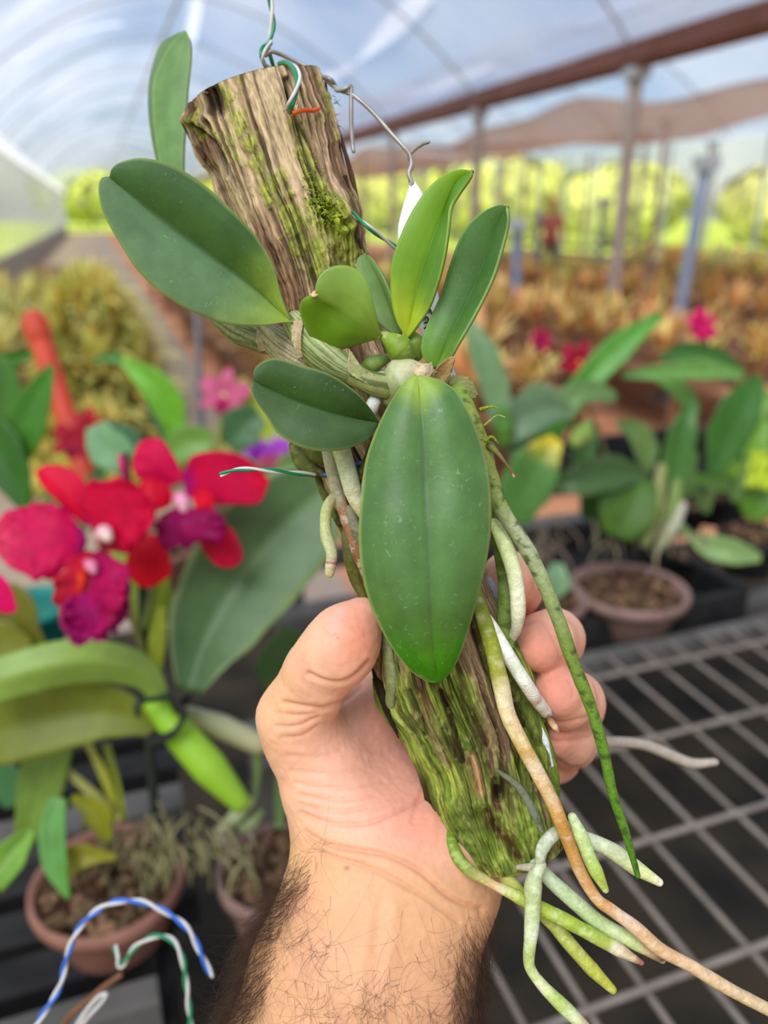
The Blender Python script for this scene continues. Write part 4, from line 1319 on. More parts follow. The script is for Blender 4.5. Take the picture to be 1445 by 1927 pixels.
def surface_nets(val, org, h):
    nx, ny, nz = val.shape
    ins = val < 0
    c = [ins[i:nx - 1 + i, j:ny - 1 + j, k:nz - 1 + k] for i in (0, 1) for j in (0, 1) for k in (0, 1)]
    cnt = sum(x.astype(np.int8) for x in c)
    act = (cnt > 0) & (cnt < 8)
    idx = np.full(act.shape, -1, np.int64)
    ii = np.argwhere(act)
    idx[act] = np.arange(len(ii))
    acc = np.zeros((len(ii), 3))
    num = np.zeros(len(ii))
    cor = [(i, j, k) for i in (0, 1) for j in (0, 1) for k in (0, 1)]
    vals = {q: val[ii[:, 0] + q[0], ii[:, 1] + q[1], ii[:, 2] + q[2]] for q in cor}
    for q in cor:
        for ax in range(3):
            if q[ax] == 0:
                r = list(q)
                r[ax] = 1
                r = tuple(r)
                v0, v1 = vals[q], vals[r]
                m = (v0 < 0) != (v1 < 0)
                t = np.where(m, v0 / np.where(m, v0 - v1, 1), 0)
                p = np.tile(np.array(q, float), (len(ii), 1))
                p[:, ax] += t
                acc[m] += p[m]
                num[m] += 1
    V = (ii + acc / num[:, None]) * h + org
    Fs = []
    for ax in range(3):
        o1, o2 = [(1, 2), (2, 0), (0, 1)][ax]
        sl0 = [slice(1, None)] * 3
        A = np.moveaxis(ins, (ax, o1, o2), (0, 1, 2))
        I = np.moveaxis(idx, (ax, o1, o2), (0, 1, 2))
        e0, e1 = A[:-1, 1:-1, 1:-1], A[1:, 1:-1, 1:-1]
        ch = np.argwhere(e0 != e1)
        if not len(ch):
            continue
        i, j, k = ch[:, 0], ch[:, 1], ch[:, 2]
        q = np.stack([I[i, j, k], I[i, j + 1, k], I[i, j + 1, k + 1], I[i, j, k + 1]], -1)
        flip = ~e0[i, j, k]
        q[flip] = q[flip][:, ::-1]
        q = q[(q >= 0).all(1)]
        Fs.append(q)
    return V, np.vstack(Fs)


def relax(V, F, it, lam=0.5):
    e = np.vstack([F[:, [0, 1]], F[:, [1, 2]], F[:, [2, 3]], F[:, [3, 0]]])
    n = len(V)
    deg = np.bincount(e[:, 0], minlength=n) + np.bincount(e[:, 1], minlength=n)
    for _ in range(it):
        for l in (lam, -lam * 1.04):
            S = np.stack([np.bincount(e[:, 0], V[e[:, 1], k], n) + np.bincount(e[:, 1], V[e[:, 0], k], n) for k in range(3)], -1)
            V = V + l * (S / deg[:, None] - V)
    return V


def normals(V, F):
    n = np.cross(V[F[:, 2]] - V[F[:, 0]], V[F[:, 3]] - V[F[:, 1]])
    N = np.stack([sum(np.bincount(F[:, c], n[:, k], len(V)) for c in range(4)) for k in range(3)], -1)
    return N / (np.linalg.norm(N, axis=1)[:, None] + 1e-15)


def subdivide(V, F):
    e = np.vstack([F[:, [0, 1]], F[:, [1, 2]], F[:, [2, 3]], F[:, [3, 0]]])
    es = np.sort(e, 1)
    key = es[:, 0].astype(np.int64) * len(V) + es[:, 1]
    uq, first, inv = np.unique(key, return_index=True, return_inverse=True)
    E = es[first]
    n, ne, nf = len(V), len(E), len(F)
    V2 = np.vstack([V, (V[E[:, 0]] + V[E[:, 1]]) / 2, V[F].mean(1)])
    m = inv.reshape(4, nf).T + n
    c = np.arange(nf) + n + ne
    F2 = np.vstack([np.stack([F[:, i], m[:, i], c, m[:, (i + 3) % 4]], -1) for i in range(4)])
    return V2, F2


def hp(x, y, d):
    return cam_pt(x, y, d)


def make_hand():
    h = 0.00105
    lo = np.array([-.062, -.178, .188])
    hi = np.array([.088, -.004, .352])
    ns = ((hi - lo) / h).astype(int)
    ax = [(lo[k] + h * np.arange(ns[k])).astype(np.float32) for k in range(3)]
    P = np.meshgrid(*ax, indexing='ij', sparse=True)

    def cap(a, b, ra=None, rb=None, sz=1.0):
        # a, b = (x, y, depth, radius in pixels)
        return cone_sd(P, hp(*a[:3]), hp(*b[:3]), a[3] * a[2] / F_PX, b[3] * b[2] / F_PX, sz)

    def chain(js, k=.004, sz=1.0):
        r = None
        for a, b in zip(js[:-1], js[1:]):
            s = cap(a, b, sz=sz)
            r = s if r is None else smin(r, s, k)
        return r
    # forearm: radius side, middle, ulna side
    arm = None
    for js in ([(677, 1640, .262, 100), (640, 1720, .256, 112), (600, 1820, .248, 122), (545, 1990, .238, 132)],
               [(745, 1630, .258, 102), (728, 1740, .252, 116), (700, 1850, .246, 132), (655, 2010, .238, 148)],
               [(826, 1620, .264, 92), (800, 1720, .258, 104), (782, 1820, .250, 106), (752, 1990, .240, 112)]):
        s = chain(js, .006)
        arm = s if arm is None else smin(arm, s, .014)
    # heel and palm
    parts = [
        chain([(577, 1395, .266, 66), (625, 1480, .268, 84), (672, 1560, .266, 98), (690, 1640, .264, 100)], .01),     # ball of the thumb
        chain([(705, 1440, .288, 86), (775, 1560, .277, 106), (770, 1640, .266, 106)], .01),
        chain([(890, 1440, .306, 84), (850, 1560, .288, 100), (822, 1632, .272, 98)], .01),                          # heel, little finger side
        chain([(1000, 1430, .316, 64), (930, 1540, .302, 74), (850, 1640, .274, 80)], .01),
        chain([(690, 1330, .300, 62), (850, 1370, .312, 66), (960, 1400, .318, 62)], .01),                           # row of knuckles
        chain([(800, 1280, .312, 58), (940, 1360, .320, 58)], .01),
    ]
    palm = parts[0]
    for s in parts[1:]:
        palm = smin(palm, s, .012)
    body = smin(arm, palm, .014)
    web = chain([(590, 1385, .270, 52), (690, 1345, .286, 50), (780, 1300, .306, 48)], .008)
    body = smin(body, web, .010)
    # thumb
    th = chain([(566, 1392, .266, 66), (554, 1350, .262, 64), (596, 1276, .254, 68)], .006)
    tip = chain([(602, 1258, .250, 64), (638, 1220, .246, 63), (660, 1190, .246, 52), (684, 1156, .247, 29)], .006)
    th = smin(th, tip, .0022)
    body = smin(body, th, .006)
    # fingers, round the back of the log and forward again
    fingers = (
        [(815, 1270, .320, 52), (930, 1160, .322, 52), (968, 1108, .305, 50), (960, 1092, .285, 52), (948, 1096, .268, 48)],
        [(880, 1320, .324, 54), (1010, 1260, .326, 54), (1044, 1204, .306, 52), (1042, 1202, .284, 54), (1026, 1208, .266, 54), (1012, 1216, .260, 48)],
        [(930, 1370, .324, 52), (1050, 1350, .326, 52), (1082, 1328, .304, 52), (1078, 1322, .284, 56), (1060, 1314, .268, 56), (1050, 1304, .261, 48)],
        [(960, 1410, .322, 50), (1040, 1420, .322, 50), (1072, 1396, .304, 48), (1066, 1392, .286, 48), (1036, 1384, .276, 44)],
    )
    for js in fingers:
        f = chain(js, .003)
        body = smin(body, f, .0022)
    body = np.maximum(body, 0 * body - 1)
    V, F = surface_nets(body, lo, h)
    V = relax(V, F, 6)
    V, F = subdivide(V, F)
    V = relax(V, F, 3)
    N = normals(V, F)
    if ((V - V.mean(0)) * N).sum() < 0:
        F = F[:, ::-1]
        N = -N
    x, y, dep = V[:, 0] / V[:, 2] * F_PX + CX, CY - V[:, 1] / V[:, 2] * F_PX, V[:, 2]
    facing = N[:, 2] < 0.1
    D = np.zeros(len(V))
    redness = np.zeros(len(V))

    def crease(pts, w, deep, ridge=0.0):
        nonlocal D
        w = w * 1.15
        d = seg_d(x, y, [tuple(p) for p in spline(np.array(pts, float), 24)])
        m = facing & (d < w * 5)
        e = np.zeros(len(V))
        e[m] = np.exp(-(d[m] / w) ** 2) - ridge * np.exp(-((d[m] - 2.2 * w) / (1.5 * w)) ** 2)
        D -= .78 * deep * e
        redness[m] += np.exp(-(d[m] / (w * 1.2)) ** 2) * min(.7, deep / .0013)
    crease([(582, 1268), (606, 1280), (640, 1284), (672, 1268), (694, 1246)], 4, .0009, .3)         # thumb joint
    crease([(535, 1322), (575, 1330), (610, 1332), (650, 1316), (680, 1292)], 4, .0009, .25)        # root of the thumb
    crease([(518, 1342), (560, 1346), (600, 1340)], 3, .0004)
    crease([(520, 1366), (560, 1366), (600, 1348)], 3.5, .0005, .2)
    crease([(530, 1388), (570, 1384), (598, 1366)], 3.5, .0004, .2)
    crease([(540, 1422), (600, 1424), (640, 1412)], 4, .00025, .3)
    crease([(550, 1450), (620, 1456), (680, 1446)], 4, .0003, .4)
    crease([(556, 1472), (600, 1482), (660, 1482), (720, 1470)], 3.5, .00035, .4)
    crease([(562, 1496), (610, 1504), (660, 1504), (705, 1496)], 3.5, .0004, .4)
    crease([(566, 1514), (600, 1524), (650, 1526), (690, 1518)], 3.5, .0004, .4)
    crease([(568, 1530), (610, 1546), (655, 1552), (705, 1545), (760, 1520), (800, 1500)], 4, .0007, .35)   # line round the ball
    crease([(576, 1566), (610, 1586), (660, 1598), (705, 1604), (745, 1616), (790, 1640), (850, 1690), (905, 1712)], 4.5, .0010, .3)
    crease([(578, 1580), (620, 1608), (680, 1628), (740, 1652), (800, 1690), (862, 1735)], 4, .0007, .3)
    crease([(590, 1600), (650, 1630), (720, 1650), (770, 1676)], 4, .0003, .3)
    crease([(860, 1400), (820, 1450), (790, 1500), (778, 1545)], 5, .0004)
    crease([(985, 1176), (1010, 1166), (1032, 1184), (1048, 1212), (1056, 1244)], 3, .0005)
    crease([(922, 1082), (935, 1068), (950, 1074)], 3, .0004)
    crease([(1000, 1100), (1006, 1125)], 3, .0003)
    crease([(1072, 1282), (1080, 1300), (1078, 1312)], 3, .0004)
    crease([(1020, 1352), (1060, 1360), (1108, 1350)], 4, .0006)
    crease([(1012, 1385), (1050, 1396), (1104, 1390)], 4, .0008)
    crease([(1040, 1424), (1068, 1444), (1090, 1447)], 4, .0008)
    crease([(606, 1176), (613, 1192), (624, 1198), (632, 1194)], 2.6, .0004)
    # tendons and small unevenness, fingerprint ridges on the pads
    D += .00035 * (fbm(V / .009, 3, 5) - .5) * 2 + .00016 * (fbm(V / .0018, 3, 6) - .5) * 2
    D += .0006 * (gline(x, y, [(742, 1700), (722, 1900)], 16) + .7 * gline(x, y, [(700, 1700), (672, 1900)], 12)) * facing
    V = V + N * D[:, None]
    # colour
    C = np.tile(lin('#dda77c'), (len(V), 1))
    palm_m = sstep(1650, 1560, y - .25 * (x - 740))
    C = mixc(C, lin('#ebb294'), palm_m)
    C = mixc(C, lin('#e5a08a'), np.clip(np.exp(-(((x - 770) / 110) ** 2 + ((y - 1420) / 130) ** 2)), 0, 1) * .8 * palm_m)
    C = mixc(C, lin('#ea8f74'), np.clip(np.exp(-(((x - 800) / 70) ** 2 + ((y - 1560) / 60) ** 2)), 0, 1) * .45)
    C = mixc(C, lin('#e48a6c'), np.clip(np.exp(-(((x - 668) / 48) ** 2 + ((y - 1200) / 62) ** 2)), 0, 1) * .7)
    C = mixc(C, lin('#e6aa7c'), np.clip(np.exp(-(((x - 520) / 40) ** 2 + ((y - 1330) / 80) ** 2)), 0, 1) * .5)
    for fx, fy, s in ((960, 1105, 44), (1010, 1215, 50), (1048, 1300, 48), (1040, 1390, 44)):
        C = mixc(C, lin('#ec8a74'), np.exp(-(((x - fx) / s) ** 2 + ((y - fy) / s) ** 2)) * .62)
    C = mixc(C, lin('#d29a6c'), sstep(1660, 1760, y) * .25)
    C = C * (0.92 + 0.16 * fbm(V / .006, 4, 9))[:, None]
    C = mixc(C, lin('#dc927a'), sstep(.55, .75, fbm(V / .012, 3, 19)) * .22)
    C = mixc(C, lin('#b86c52'), np.clip(redness, 0, 1) * .28)
    nl = gline(x, y, [(624, 1190), (632, 1168), (642, 1152)], 9) * facing
    C = mixc(C, lin('#f0b0a4'), nl * .6)
    for mx, my, ms in ((652, 1634, 5), (636, 1200, 2.5)):
        C = mixc(C, lin('#a5604a'), np.exp(-(((x - mx) / ms) ** 2 + ((y - my) / ms) ** 2)) * .7)
    W = cam_to_world(V)
    root_ = thing('person', 'bare left hand and hairy forearm holding up the log, thumb and fingertips closed on it', 'person', at(690, 1985, .24))
    obj('body', W, F, MAT['skin'], root_, C)
    # hair on the forearm: short curved strands grown from the skin
    NW = cam_to_world(N) - np.array([0, 0, CAM_Z])
    tan = cam_to_world(np.array([-.28, -1.0, -.12])) - np.array([0, 0, CAM_Z])
    side = np.abs(N[:, 2])
    wgt = np.zeros(len(V))
    low_ = y > 1590
    wgt += low_ * (N[:, 0] < -.55) * sstep(1590, 1700, y) * 4.2
    wgt += low_ * (N[:, 0] > .62) * sstep(1700, 1800, y) * 2.6 * (N[:, 2] < .5)
    wgt += facing * sstep(1690, 1830, y) * .75 * (0.3 + 1.4 * sstep(.45, .6, fbm(V / .010, 2, 23)))
    wgt += facing * np.exp(-(((x - 600) / 40) ** 2 + ((y - 1640) / 60) ** 2)) * .5
    wgt += facing * sstep(820, 870, x) * sstep(1740, 1800, y) * .9
    wgt[(y > 1990) | (N[:, 2] > .75)] = 0
    pick = RNG.choice(len(V), 5200, p=wgt / wgt.sum())
    m = len(pick)
    edge = (side[pick] < .75)
    ln = np.where(edge, RNG.uniform(.007, .017, m), RNG.uniform(.005, .012, m))
    rnd = RNG.normal(0, 1, (m, 3))
    n0 = NW[pick]
    t0 = tan / np.linalg.norm(tan) + rnd * np.where(edge, .32, 1.0)[:, None]
    t0 = t0 - n0 * (t0 * n0).sum(1)[:, None] * .9
    t0 /= np.linalg.norm(t0, axis=1)[:, None]
    t1 = np.cross(n0, t0)
    curl = RNG.normal(0, .95, m)
    lift = np.where(edge, RNG.uniform(.15, .55, m), RNG.uniform(.08, .3, m))
    K = 7
    s = np.linspace(0, 1, K)
    pts = (W[pick] - n0 * .0002)[:, None] + ln[:, None, None] * (t0[:, None] * s[None, :, None]
           + n0[:, None] * (lift[:, None] * np.sin(s * 2.4)[None] * .8 + .02)[..., None]
           + t1[:, None] * (curl[:, None] * (s ** 2)[None])[..., None])
    rad = .000040 * (1 - .75 * s)
    d_ = np.gradient(pts, axis=1)
    d_ /= np.linalg.norm(d_, axis=2)[..., None]
    aA = np.cross(d_, n0[:, None])
    aA /= np.linalg.norm(aA, axis=2)[..., None] + 1e-9
    bB = np.cross(d_, aA)
    ring = [aA * math.cos(q) + bB * math.sin(q) for q in (0, 2.094, 4.189)]
    HV = np.stack([pts + r * rad[None, :, None] for r in ring], 2).reshape(-1, 3)      # m, K, 3
    base = (np.arange(m) * K * 3)[:, None, None]
    kk = (np.arange(K - 1) * 3)[None, :, None]
    fs = []
    for c in range(3):
        c2 = (c + 1) % 3
        fs.append(np.stack([base + kk + c, base + kk + c2, base + kk + 3 + c2, base + kk + 3 + c], -1).reshape(-1, 4))
    tag(obj('arm_hair', HV, np.vstack(fs), MAT['hair'], root_), kind='stuff')
    return root_


HAND = make_hand()
# ================================================================== benches
LF, PET = MAT['leaf_far'], MAT['petal']
ZB = 0.80


def bar(name, p, q, w, h, mat, parent):
    p, q = np.asarray(p), np.asarray(q)
    d = (q - p) / 2
    s = np.cross(d, [0, 0, 1])
    s /= np.linalg.norm(s)
    V, F = bevel_box_geo((p + q) / 2, d, s * w / 2, np.array([0, 0, h / 2]), .25)
    return obj(name, V, F, MAT[mat], parent, smooth=False)


wb = thing('mesh_bench', 'empty bench top of grey welded wire mesh behind the hand', 'bench', house(.7, .8, 0))
for k in range(4):
    g = .413 + .1575 * k
    V, F, _, _ = tube_geo([house(.13, g, ZB), house(1.75, g, ZB)], .0042, 8)
    obj('mesh_wire', V, F, MAT['wire_mesh'], wb)
for k in range(25):
    a = .159 + .0645 * k
    V, F, _, _ = tube_geo([house(a, .18, ZB - .006), house(a, .95, ZB - .006)], .0034, 8)
    obj('mesh_wire', V, F, MAT['wire_mesh'], wb)
for g in (.2, .965):
    bar('frame_rail', house(.12, g, ZB - .03), house(1.78, g, ZB - .03), .03, .035, 'rail', wb)
for a in (.14, 1.74):
    for g in (.22, .93):
        V, F = box_geo(house(a, g, ZB / 2 - .025), LV * .018, GV * .018, np.array([0, 0, ZB / 2 - .025]))
        obj('leg', V, F, MAT['rail'], wb, smooth=False)

# slatted black bench under the pots at the left
sb = thing('slatted_bench', 'bench of dark weathered rails under the flowering orchid pots', 'bench', house(-.5, .9, 0))
for k, g in enumerate((.575, .64, .70, .77, .85, .93, 1.01, 1.09)):
    bar('rail', house(-1.2, g, ZB - .03), house(-.03 if k < 2 else .02, g, ZB - .03), .045 if k else .03, .05 if k else .06, 'rail' if k in (0, 4) else 'black', sb)
for a in (-1.1, -.8, -.5, -.22, -.03):
    bar('cross_rail', house(a, .56, ZB - .07), house(a + .02, 1.12, ZB - .07), .03, .04, 'black', sb)
for a in (-1.1, -.06):
    for g in (.6, 1.07):
        V, F = box_geo(house(a, g, (ZB - .09) / 2), LV * .02, GV * .02, np.array([0, 0, (ZB - .09) / 2]))
        obj('leg', V, F, MAT['rail'], sb, smooth=False)
# bench for the plants at the right, with a black tray
rb = thing('plant_bench', 'dark bench with a black tray under the right pots', 'bench', house(1.3, 1.5, 0))
for k, g in enumerate((1.10, 1.36, 1.62, 1.88)):
    bar('rail', house(.25, g, ZB - .067), house(3.2, g, ZB - .067), .05, .04, 'rail', rb)
for a in (.4, 3.0):
    for g in (1.1, 1.88):
        V, F = box_geo(house(a, g, (ZB - .088) / 2), LV * .025, GV * .025, np.array([0, 0, (ZB - .088) / 2]))
        obj('leg', V, F, MAT['rail'], rb, smooth=False)


def tray(label, a0, a1, g0, g1, z, h=.07):
    t = thing('tray', label, 'tray', house((a0 + a1) / 2, (g0 + g1) / 2, z))
    V, F = box_geo(house((a0 + a1) / 2, (g0 + g1) / 2, z + .006), LV * (a1 - a0) / 2, GV * (g1 - g0) / 2, np.array([0, 0, .006]))
    obj('tray_floor', V, F, MAT['black'], t, smooth=False)
    for p, q in (((a0, g0), (a1, g0)), ((a1, g0), (a1, g1)), ((a1, g1), (a0, g1)), ((a0, g1), (a0, g0))):
        bar('rim', house(*p, z + h / 2), house(*q, z + h / 2), .02, h, 'black', t)
    return t


tray('black plastic tray holding the pinkish pot at the right', .62, 1.10, 1.02, 1.42, ZB - .045)
tray('black tray with small dark pots at the far right', 1.22, 1.75, 1.45, 1.95, ZB - .045, .10)


# ================================================================== potted orchids close by
def pot_parts(t, c, r, h, mat, tilt=0):
    pr = [(r * .66, 0), (r * .70, .004), (r * .86, h * .62), (r * .97, h * .80), (r * 1.02, h * .81), (r * 1.04, h * .9), (r * 1.03, h), (r * .97, h + .003), (r * .93, h - .004), (r * .90, h * .86), (r * .88, h * .80), (0.001, h * .80)]
    V, F = lathe_geo(pr[:-1], c, 40)
    o = obj('pot', V, F, MAT[mat], t)
    s = RNG.integers(1, 99)
    n = 28
    a, q = np.linspace(0, 2 * math.pi, 40, endpoint=False), np.linspace(0.02, 1, 16)
    D = np.stack([q[:, None] * r * .90 * np.cos(a), q[:, None] * r * .90 * np.sin(a), 0 * q[:, None] + 0 * a], -1)
    D[..., 2] = h * .82 + .014 * (fbm(D * 60 + s, 3, s) - .4) + .006 * (1 - q[:, None])
    obj('potting_mix', D.reshape(-1, 3) + c, grid_faces(16, 40, wrap_v=True), MAT['mix'], t)
    return o


def bark_bits(t, c, r, z, n=70, cols=('#8a6b50', '#4a3324', '#6e5a42')):
    ps, cs = [], []
    for _ in range(n):
        a, q = RNG.uniform(0, 6.28), r * math.sqrt(RNG.uniform(0, 1))
        p = np.asarray(c) + np.array([q * math.cos(a), q * math.sin(a), z + RNG.uniform(0, .008)])
        u, v = RNG.normal(0, 1, 3), RNG.normal(0, 1, 3)
        u /= np.linalg.norm(u)
        v -= u * v.dot(u)
        v /= np.linalg.norm(v)
        w = np.cross(u, v)
        V, F = box_geo(p, u * RNG.uniform(.005, .012), v * RNG.uniform(.003, .006), w * RNG.uniform(.002, .004))
        ps.append((V, F))
        cs.append(np.tile(lin(cols[RNG.integers(len(cols))]), (8, 1)))
    V, F = merge(ps)
    tag(obj('bark_chip', V, F, MAT['husk'], t, np.vstack(cs), smooth=False), kind='stuff')


def rootlets(t, px, n, spread, d, down, c='#8a845c'):
    ps, cs = [], []
    for _ in range(n):
        x, y = px[0] + RNG.normal(0, spread[0]), px[1] + RNG.normal(0, spread[1])
        l = RNG.uniform(.5, 1) * down
        dx = RNG.normal(0, .5) * l
        pp = [(x, y, d + RNG.normal(0, .01)), (x + dx * .5, y + l * .2, d - .01), (x + dx, y + l * .6, d - .012), (x + dx * 1.1, y + l, d - .008)]
        p = spline(pp, 9)
        V, F, _, _ = tube_geo(at(*p.T), RNG.uniform(.0010, .0019), 5)
        ps.append((V, F))
        cs.append(np.tile(lin(c) * RNG.uniform(.4, 1.1), (len(V), 1)))
    V, F = merge(ps)
    tag(obj('aerial_root', V, F, MAT['root'], t, np.vstack(cs)), kind='stuff')


def bulb(t, pts, w, c1, c2, **k):
    p = spline(pts, 30)
    ww = np.interp(np.linspace(0, 1, 30), np.linspace(0, 1, len(w)), w)
    V, F, tt, _ = tube_geo(at(*p.T), ww / 2 * p[:, 2] / F_PX, 16)
    return obj(k.get('name', 'pseudobulb'), V, F, MAT[k.get('mat', 'bulb')], t, mixc(np.broadcast_to(lin(c1), (len(V), 3)), lin(c2), tt))


def bl(t, pts, w, c, **k):
    return strap('leaf', t, LF, pts, w, c, **k)


def petal(f, mid, l, r, c, seed, name='petal', **k):
    o = sheet(name, f, PET, mid, l, r, c, n=40, half=10, thick=.0008, seed=seed, mott=k.pop('mott', .16), scale=.01, **k)
    return o


# ---- pot of the magenta orchid, left front
PA = on_plane(203, 1652, .87)
PAc = np.array([PA[0], PA[1], ZB - .005])
ta = thing('potted_orchid', 'flowering magenta orchid in the pink clay-coloured pot at the lower left', 'potted orchid', PAc)
pot_parts(ta, PAc, .074, .075, 'terracotta')
bark_bits(ta, PAc, .060, .064, 90)
rootlets(ta, (290, 1570), 60, (66, 36), .70, 80)
d = .66
bl(ta, [(308, 1322, .655), (270, 1268, .64), (200, 1246, .625), (110, 1250, .61), (0, 1280, .60), (-60, 1300, .60)], [14, 34, 42, 44, 44, 40], '#8aa84a', fold=-.5, seed=1, mott=.1)
bl(ta, [(304, 1380, .665), (250, 1352, .66), (180, 1338, .655), (90, 1350, .65), (0, 1376, .645), (-60, 1390, .645)], [10, 42, 62, 68, 66, 60], '#77802c', fold=.25, seed=2, mott=.1)
bl(ta, [(355, 1300, .66), (388, 1200, .675), (450, 1090, .69), (540, 985, .70), (640, 900, .71)], [24, 86, 108, 104, 60], '#4f6d3c', fold=.32, seed=3, mott=.08, edge='#90a56a', rib='#6f8a58')
bl(ta, [(100, 1290, .69), (92, 1400, .69), (70, 1500, .685), (45, 1585, .68)], [34, 46, 44, 20], '#6f8a2c', fold=.2, seed=4)
bl(ta, [(110, 1500, .66), (98, 1560, .65), (104, 1630, .64), (128, 1690, .635)], [16, 26, 24, 5], '#5c9440', fold=.3, seed=5)
bl(ta, [(60, 1560, .655), (20, 1610, .65), (-20, 1660, .645)], [8, 32, 30], '#74a03c', fold=.4, seed=6, rib='#a8c078')
bl(ta, [(300, 1140, .68), (296, 1200, .675), (290, 1260, .67)], [12, 17, 15], '#a9b828', fold=.2, seed=7)
bl(ta, [(110, 1640, .66), (150, 1612, .66), (220, 1612, .67)], [26, 22, 4], '#93902a', fold=.2, seed=8)
bl(ta, [(200, 1400, .70), (215, 1470, .70), (232, 1545, .70)], [7, 10, 8], '#93a03a', fold=.2, seed=9)
bl(ta, [(160, 1390, .69), (195, 1460, .69), (225, 1540, .70)], [6, 9, 8], '#a5a53c', fold=.2, seed=10)
bl(ta, [(125, 1450, .69), (175, 1495, .69), (225, 1545, .69)], [7, 10, 9], '#a8a85c', fold=.2, seed=11)
bl(ta, [(135, 1500, .685), (180, 1530, .685), (208, 1590, .69)], [6, 30, 5], '#8c8f22', fold=.2, seed=12)
bl(ta, [(230, 1000, .72), (268, 1110, .71), (300, 1180, .70)], [20, 60, 40], '#8fa028', fold=.2, seed=13)
bulb(ta, [(290, 1322, .66), (330, 1372, .655), (390, 1440, .65), (450, 1508, .65)], [40, 62, 66, 40], '#8fc026', '#85ad2c')
bulb(ta, [(350, 1340, .70), (410, 1365, .70), (485, 1400, .70)], [26, 46, 40], '#a5ab80', '#a8a27a')
bulb(ta, [(480, 1400, .70), (485, 1450, .70), (480, 1500, .70)], [14, 16, 10], '#55702c', '#6c7c4a', name='stem')
bulb(ta, [(268, 1060, .69), (272, 1200, .69), (280, 1380, .685), (300, 1620, .70)], [18, 20, 20, 14], '#1c2b22', '#18211c', name='support_stake', mat='bulb')
tie = [(330, 1326, .64), (345, 1346, .636), (330, 1376, .63), (300, 1392, .635), (286, 1386, .65), (300, 1370, .67), (340, 1330, .68), (352, 1318, .67), (336, 1328, .65)]
p = spline(tie, 60)
V, F, _, _ = tube_geo(at(*p.T), .0075, 8, flat=.35)
obj('tie_strap', V, F, MAT['black'], ta)
p = spline([(260, 1345, .625), (258, 1325, .624), (275, 1318, .628), (300, 1315, .64), (318, 1306, .645)], 30)
V, F, _, _ = tube_geo(at(*p.T), .0025, 8)
obj('twist_tie', V, F, MAT['stake'], ta)
bulb(ta, [(288, 1330, .665), (262, 1200, .668), (210, 1080, .66), (185, 1000, .64)], [14, 13, 12, 11], '#5f7a2c', '#7a5a3a', name='flower_stalk')
bulb(ta, [(272, 1180, .672), (300, 1060, .675), (335, 985, .67)], [13, 12, 11], '#5f7a2c', '#7a4a3a', name='flower_stalk')
RED, MAG, PUR = '#d4003c', '#c00060', '#a00064'
f1 = at(178, 1020, .60)
fl = bulb(ta, [(188, 1012, .596), (196, 1002, .590), (203, 1012, .584)], [24, 30, 20], '#d890b0', '#e0c0b4', name='flower')
fl['label'] = 'nearer ruffled magenta flower'
petal(fl, [(170, 985, .605), (130, 935, .598), (74, 882, .60)], [(160, 990), (115, 950), (80, 915), (68, 888), (74, 882)], [(185, 975), (170, 925), (135, 884), (95, 874), (74, 882)], '#e0003a', 1, 'sepal', dl=.004, dr=.004, base=MAG)
petal(fl, [(180, 1010, .602), (215, 965, .594), (292, 955, .598)], [(170, 990), (148, 950), (152, 915), (200, 903), (252, 908), (292, 955)], [(190, 1030), (235, 1042), (268, 1015), (290, 980), (294, 957)], '#d6003e', 2, dl=-.006, dr=.004, ruffle=.004, base=MAG, rfreq=14)
petal(fl, [(165, 1015, .602), (90, 1005, .592), (-8, 1020, .594)], [(158, 1000), (120, 955), (70, 945), (15, 962), (-12, 1000), (-8, 1020)], [(158, 1040), (110, 1078), (75, 1090), (35, 1075), (0, 1050), (-8, 1020)], '#d00050', 3, dl=.005, dr=-.006, ruffle=.005, base=PUR, tip='#ea4a6a', rfreq=16)
petal(fl, [(175, 1040, .590), (165, 1110, .574), (150, 1205, .580)], [(165, 1035), (118, 1070), (100, 1110), (110, 1160), (130, 1195), (150, 1208)], [(190, 1035), (238, 1060), (240, 1100), (228, 1150), (190, 1195), (150, 1208)], '#b00050', 4, 'lip', dl=-.014, dr=-.016, ruffle=.008, tip='#c41880', lcol='#d0203a', rfreq=20, mott=.3)
for k_, (md, l_, r_) in enumerate((([(190, 1060, .584), (222, 1110, .574), (215, 1185, .578)], [(186, 1060), (196, 1110), (188, 1180), (214, 1188)], [(196, 1052), (240, 1085), (242, 1150), (218, 1188)]),
                                   ([(160, 1100, .576), (168, 1160, .566), (142, 1208, .574)], [(148, 1100), (120, 1150), (128, 1195), (142, 1208)], [(175, 1100), (210, 1140), (205, 1195), (146, 1210)]))):
    petal(fl, md, l_, r_, '#a60060', 20 + k_, 'lip', dl=-.006, dr=.005, ruffle=.009, rfreq=22, mott=.35, tip='#c42a86', edge='#c83a8c')
petal(fl, [(158, 1050, .584), (140, 1080, .572), (140, 1120, .572)], [(150, 1050), (118, 1080), (126, 1118), (140, 1122)], [(168, 1060), (160, 1090), (152, 1115), (140, 1122)], '#d83416', 5, 'lip_throat', dl=-.004, dr=-.002)
bulb(fl, [(165, 1060, .578), (172, 1066, .572), (176, 1074, .570)], [18, 24, 14], '#d8608c', '#e090ac', name='column')
fl2 = bulb(ta, [(338, 938, .642), (344, 946, .636), (346, 956, .634)], [26, 30, 20], '#e07aa4', '#e8b0c0', name='flower')
fl2['label'] = 'farther magenta flower facing right'
petal(fl2, [(335, 910, .655), (300, 870, .65), (280, 824, .652)], [(318, 915), (268, 905), (250, 880), (258, 840), (280, 824)], [(350, 900), (330, 865), (312, 835), (300, 825), (282, 824)], '#d60048', 6, 'sepal', dl=.003, dr=.003, ruffle=.002, rfreq=10)
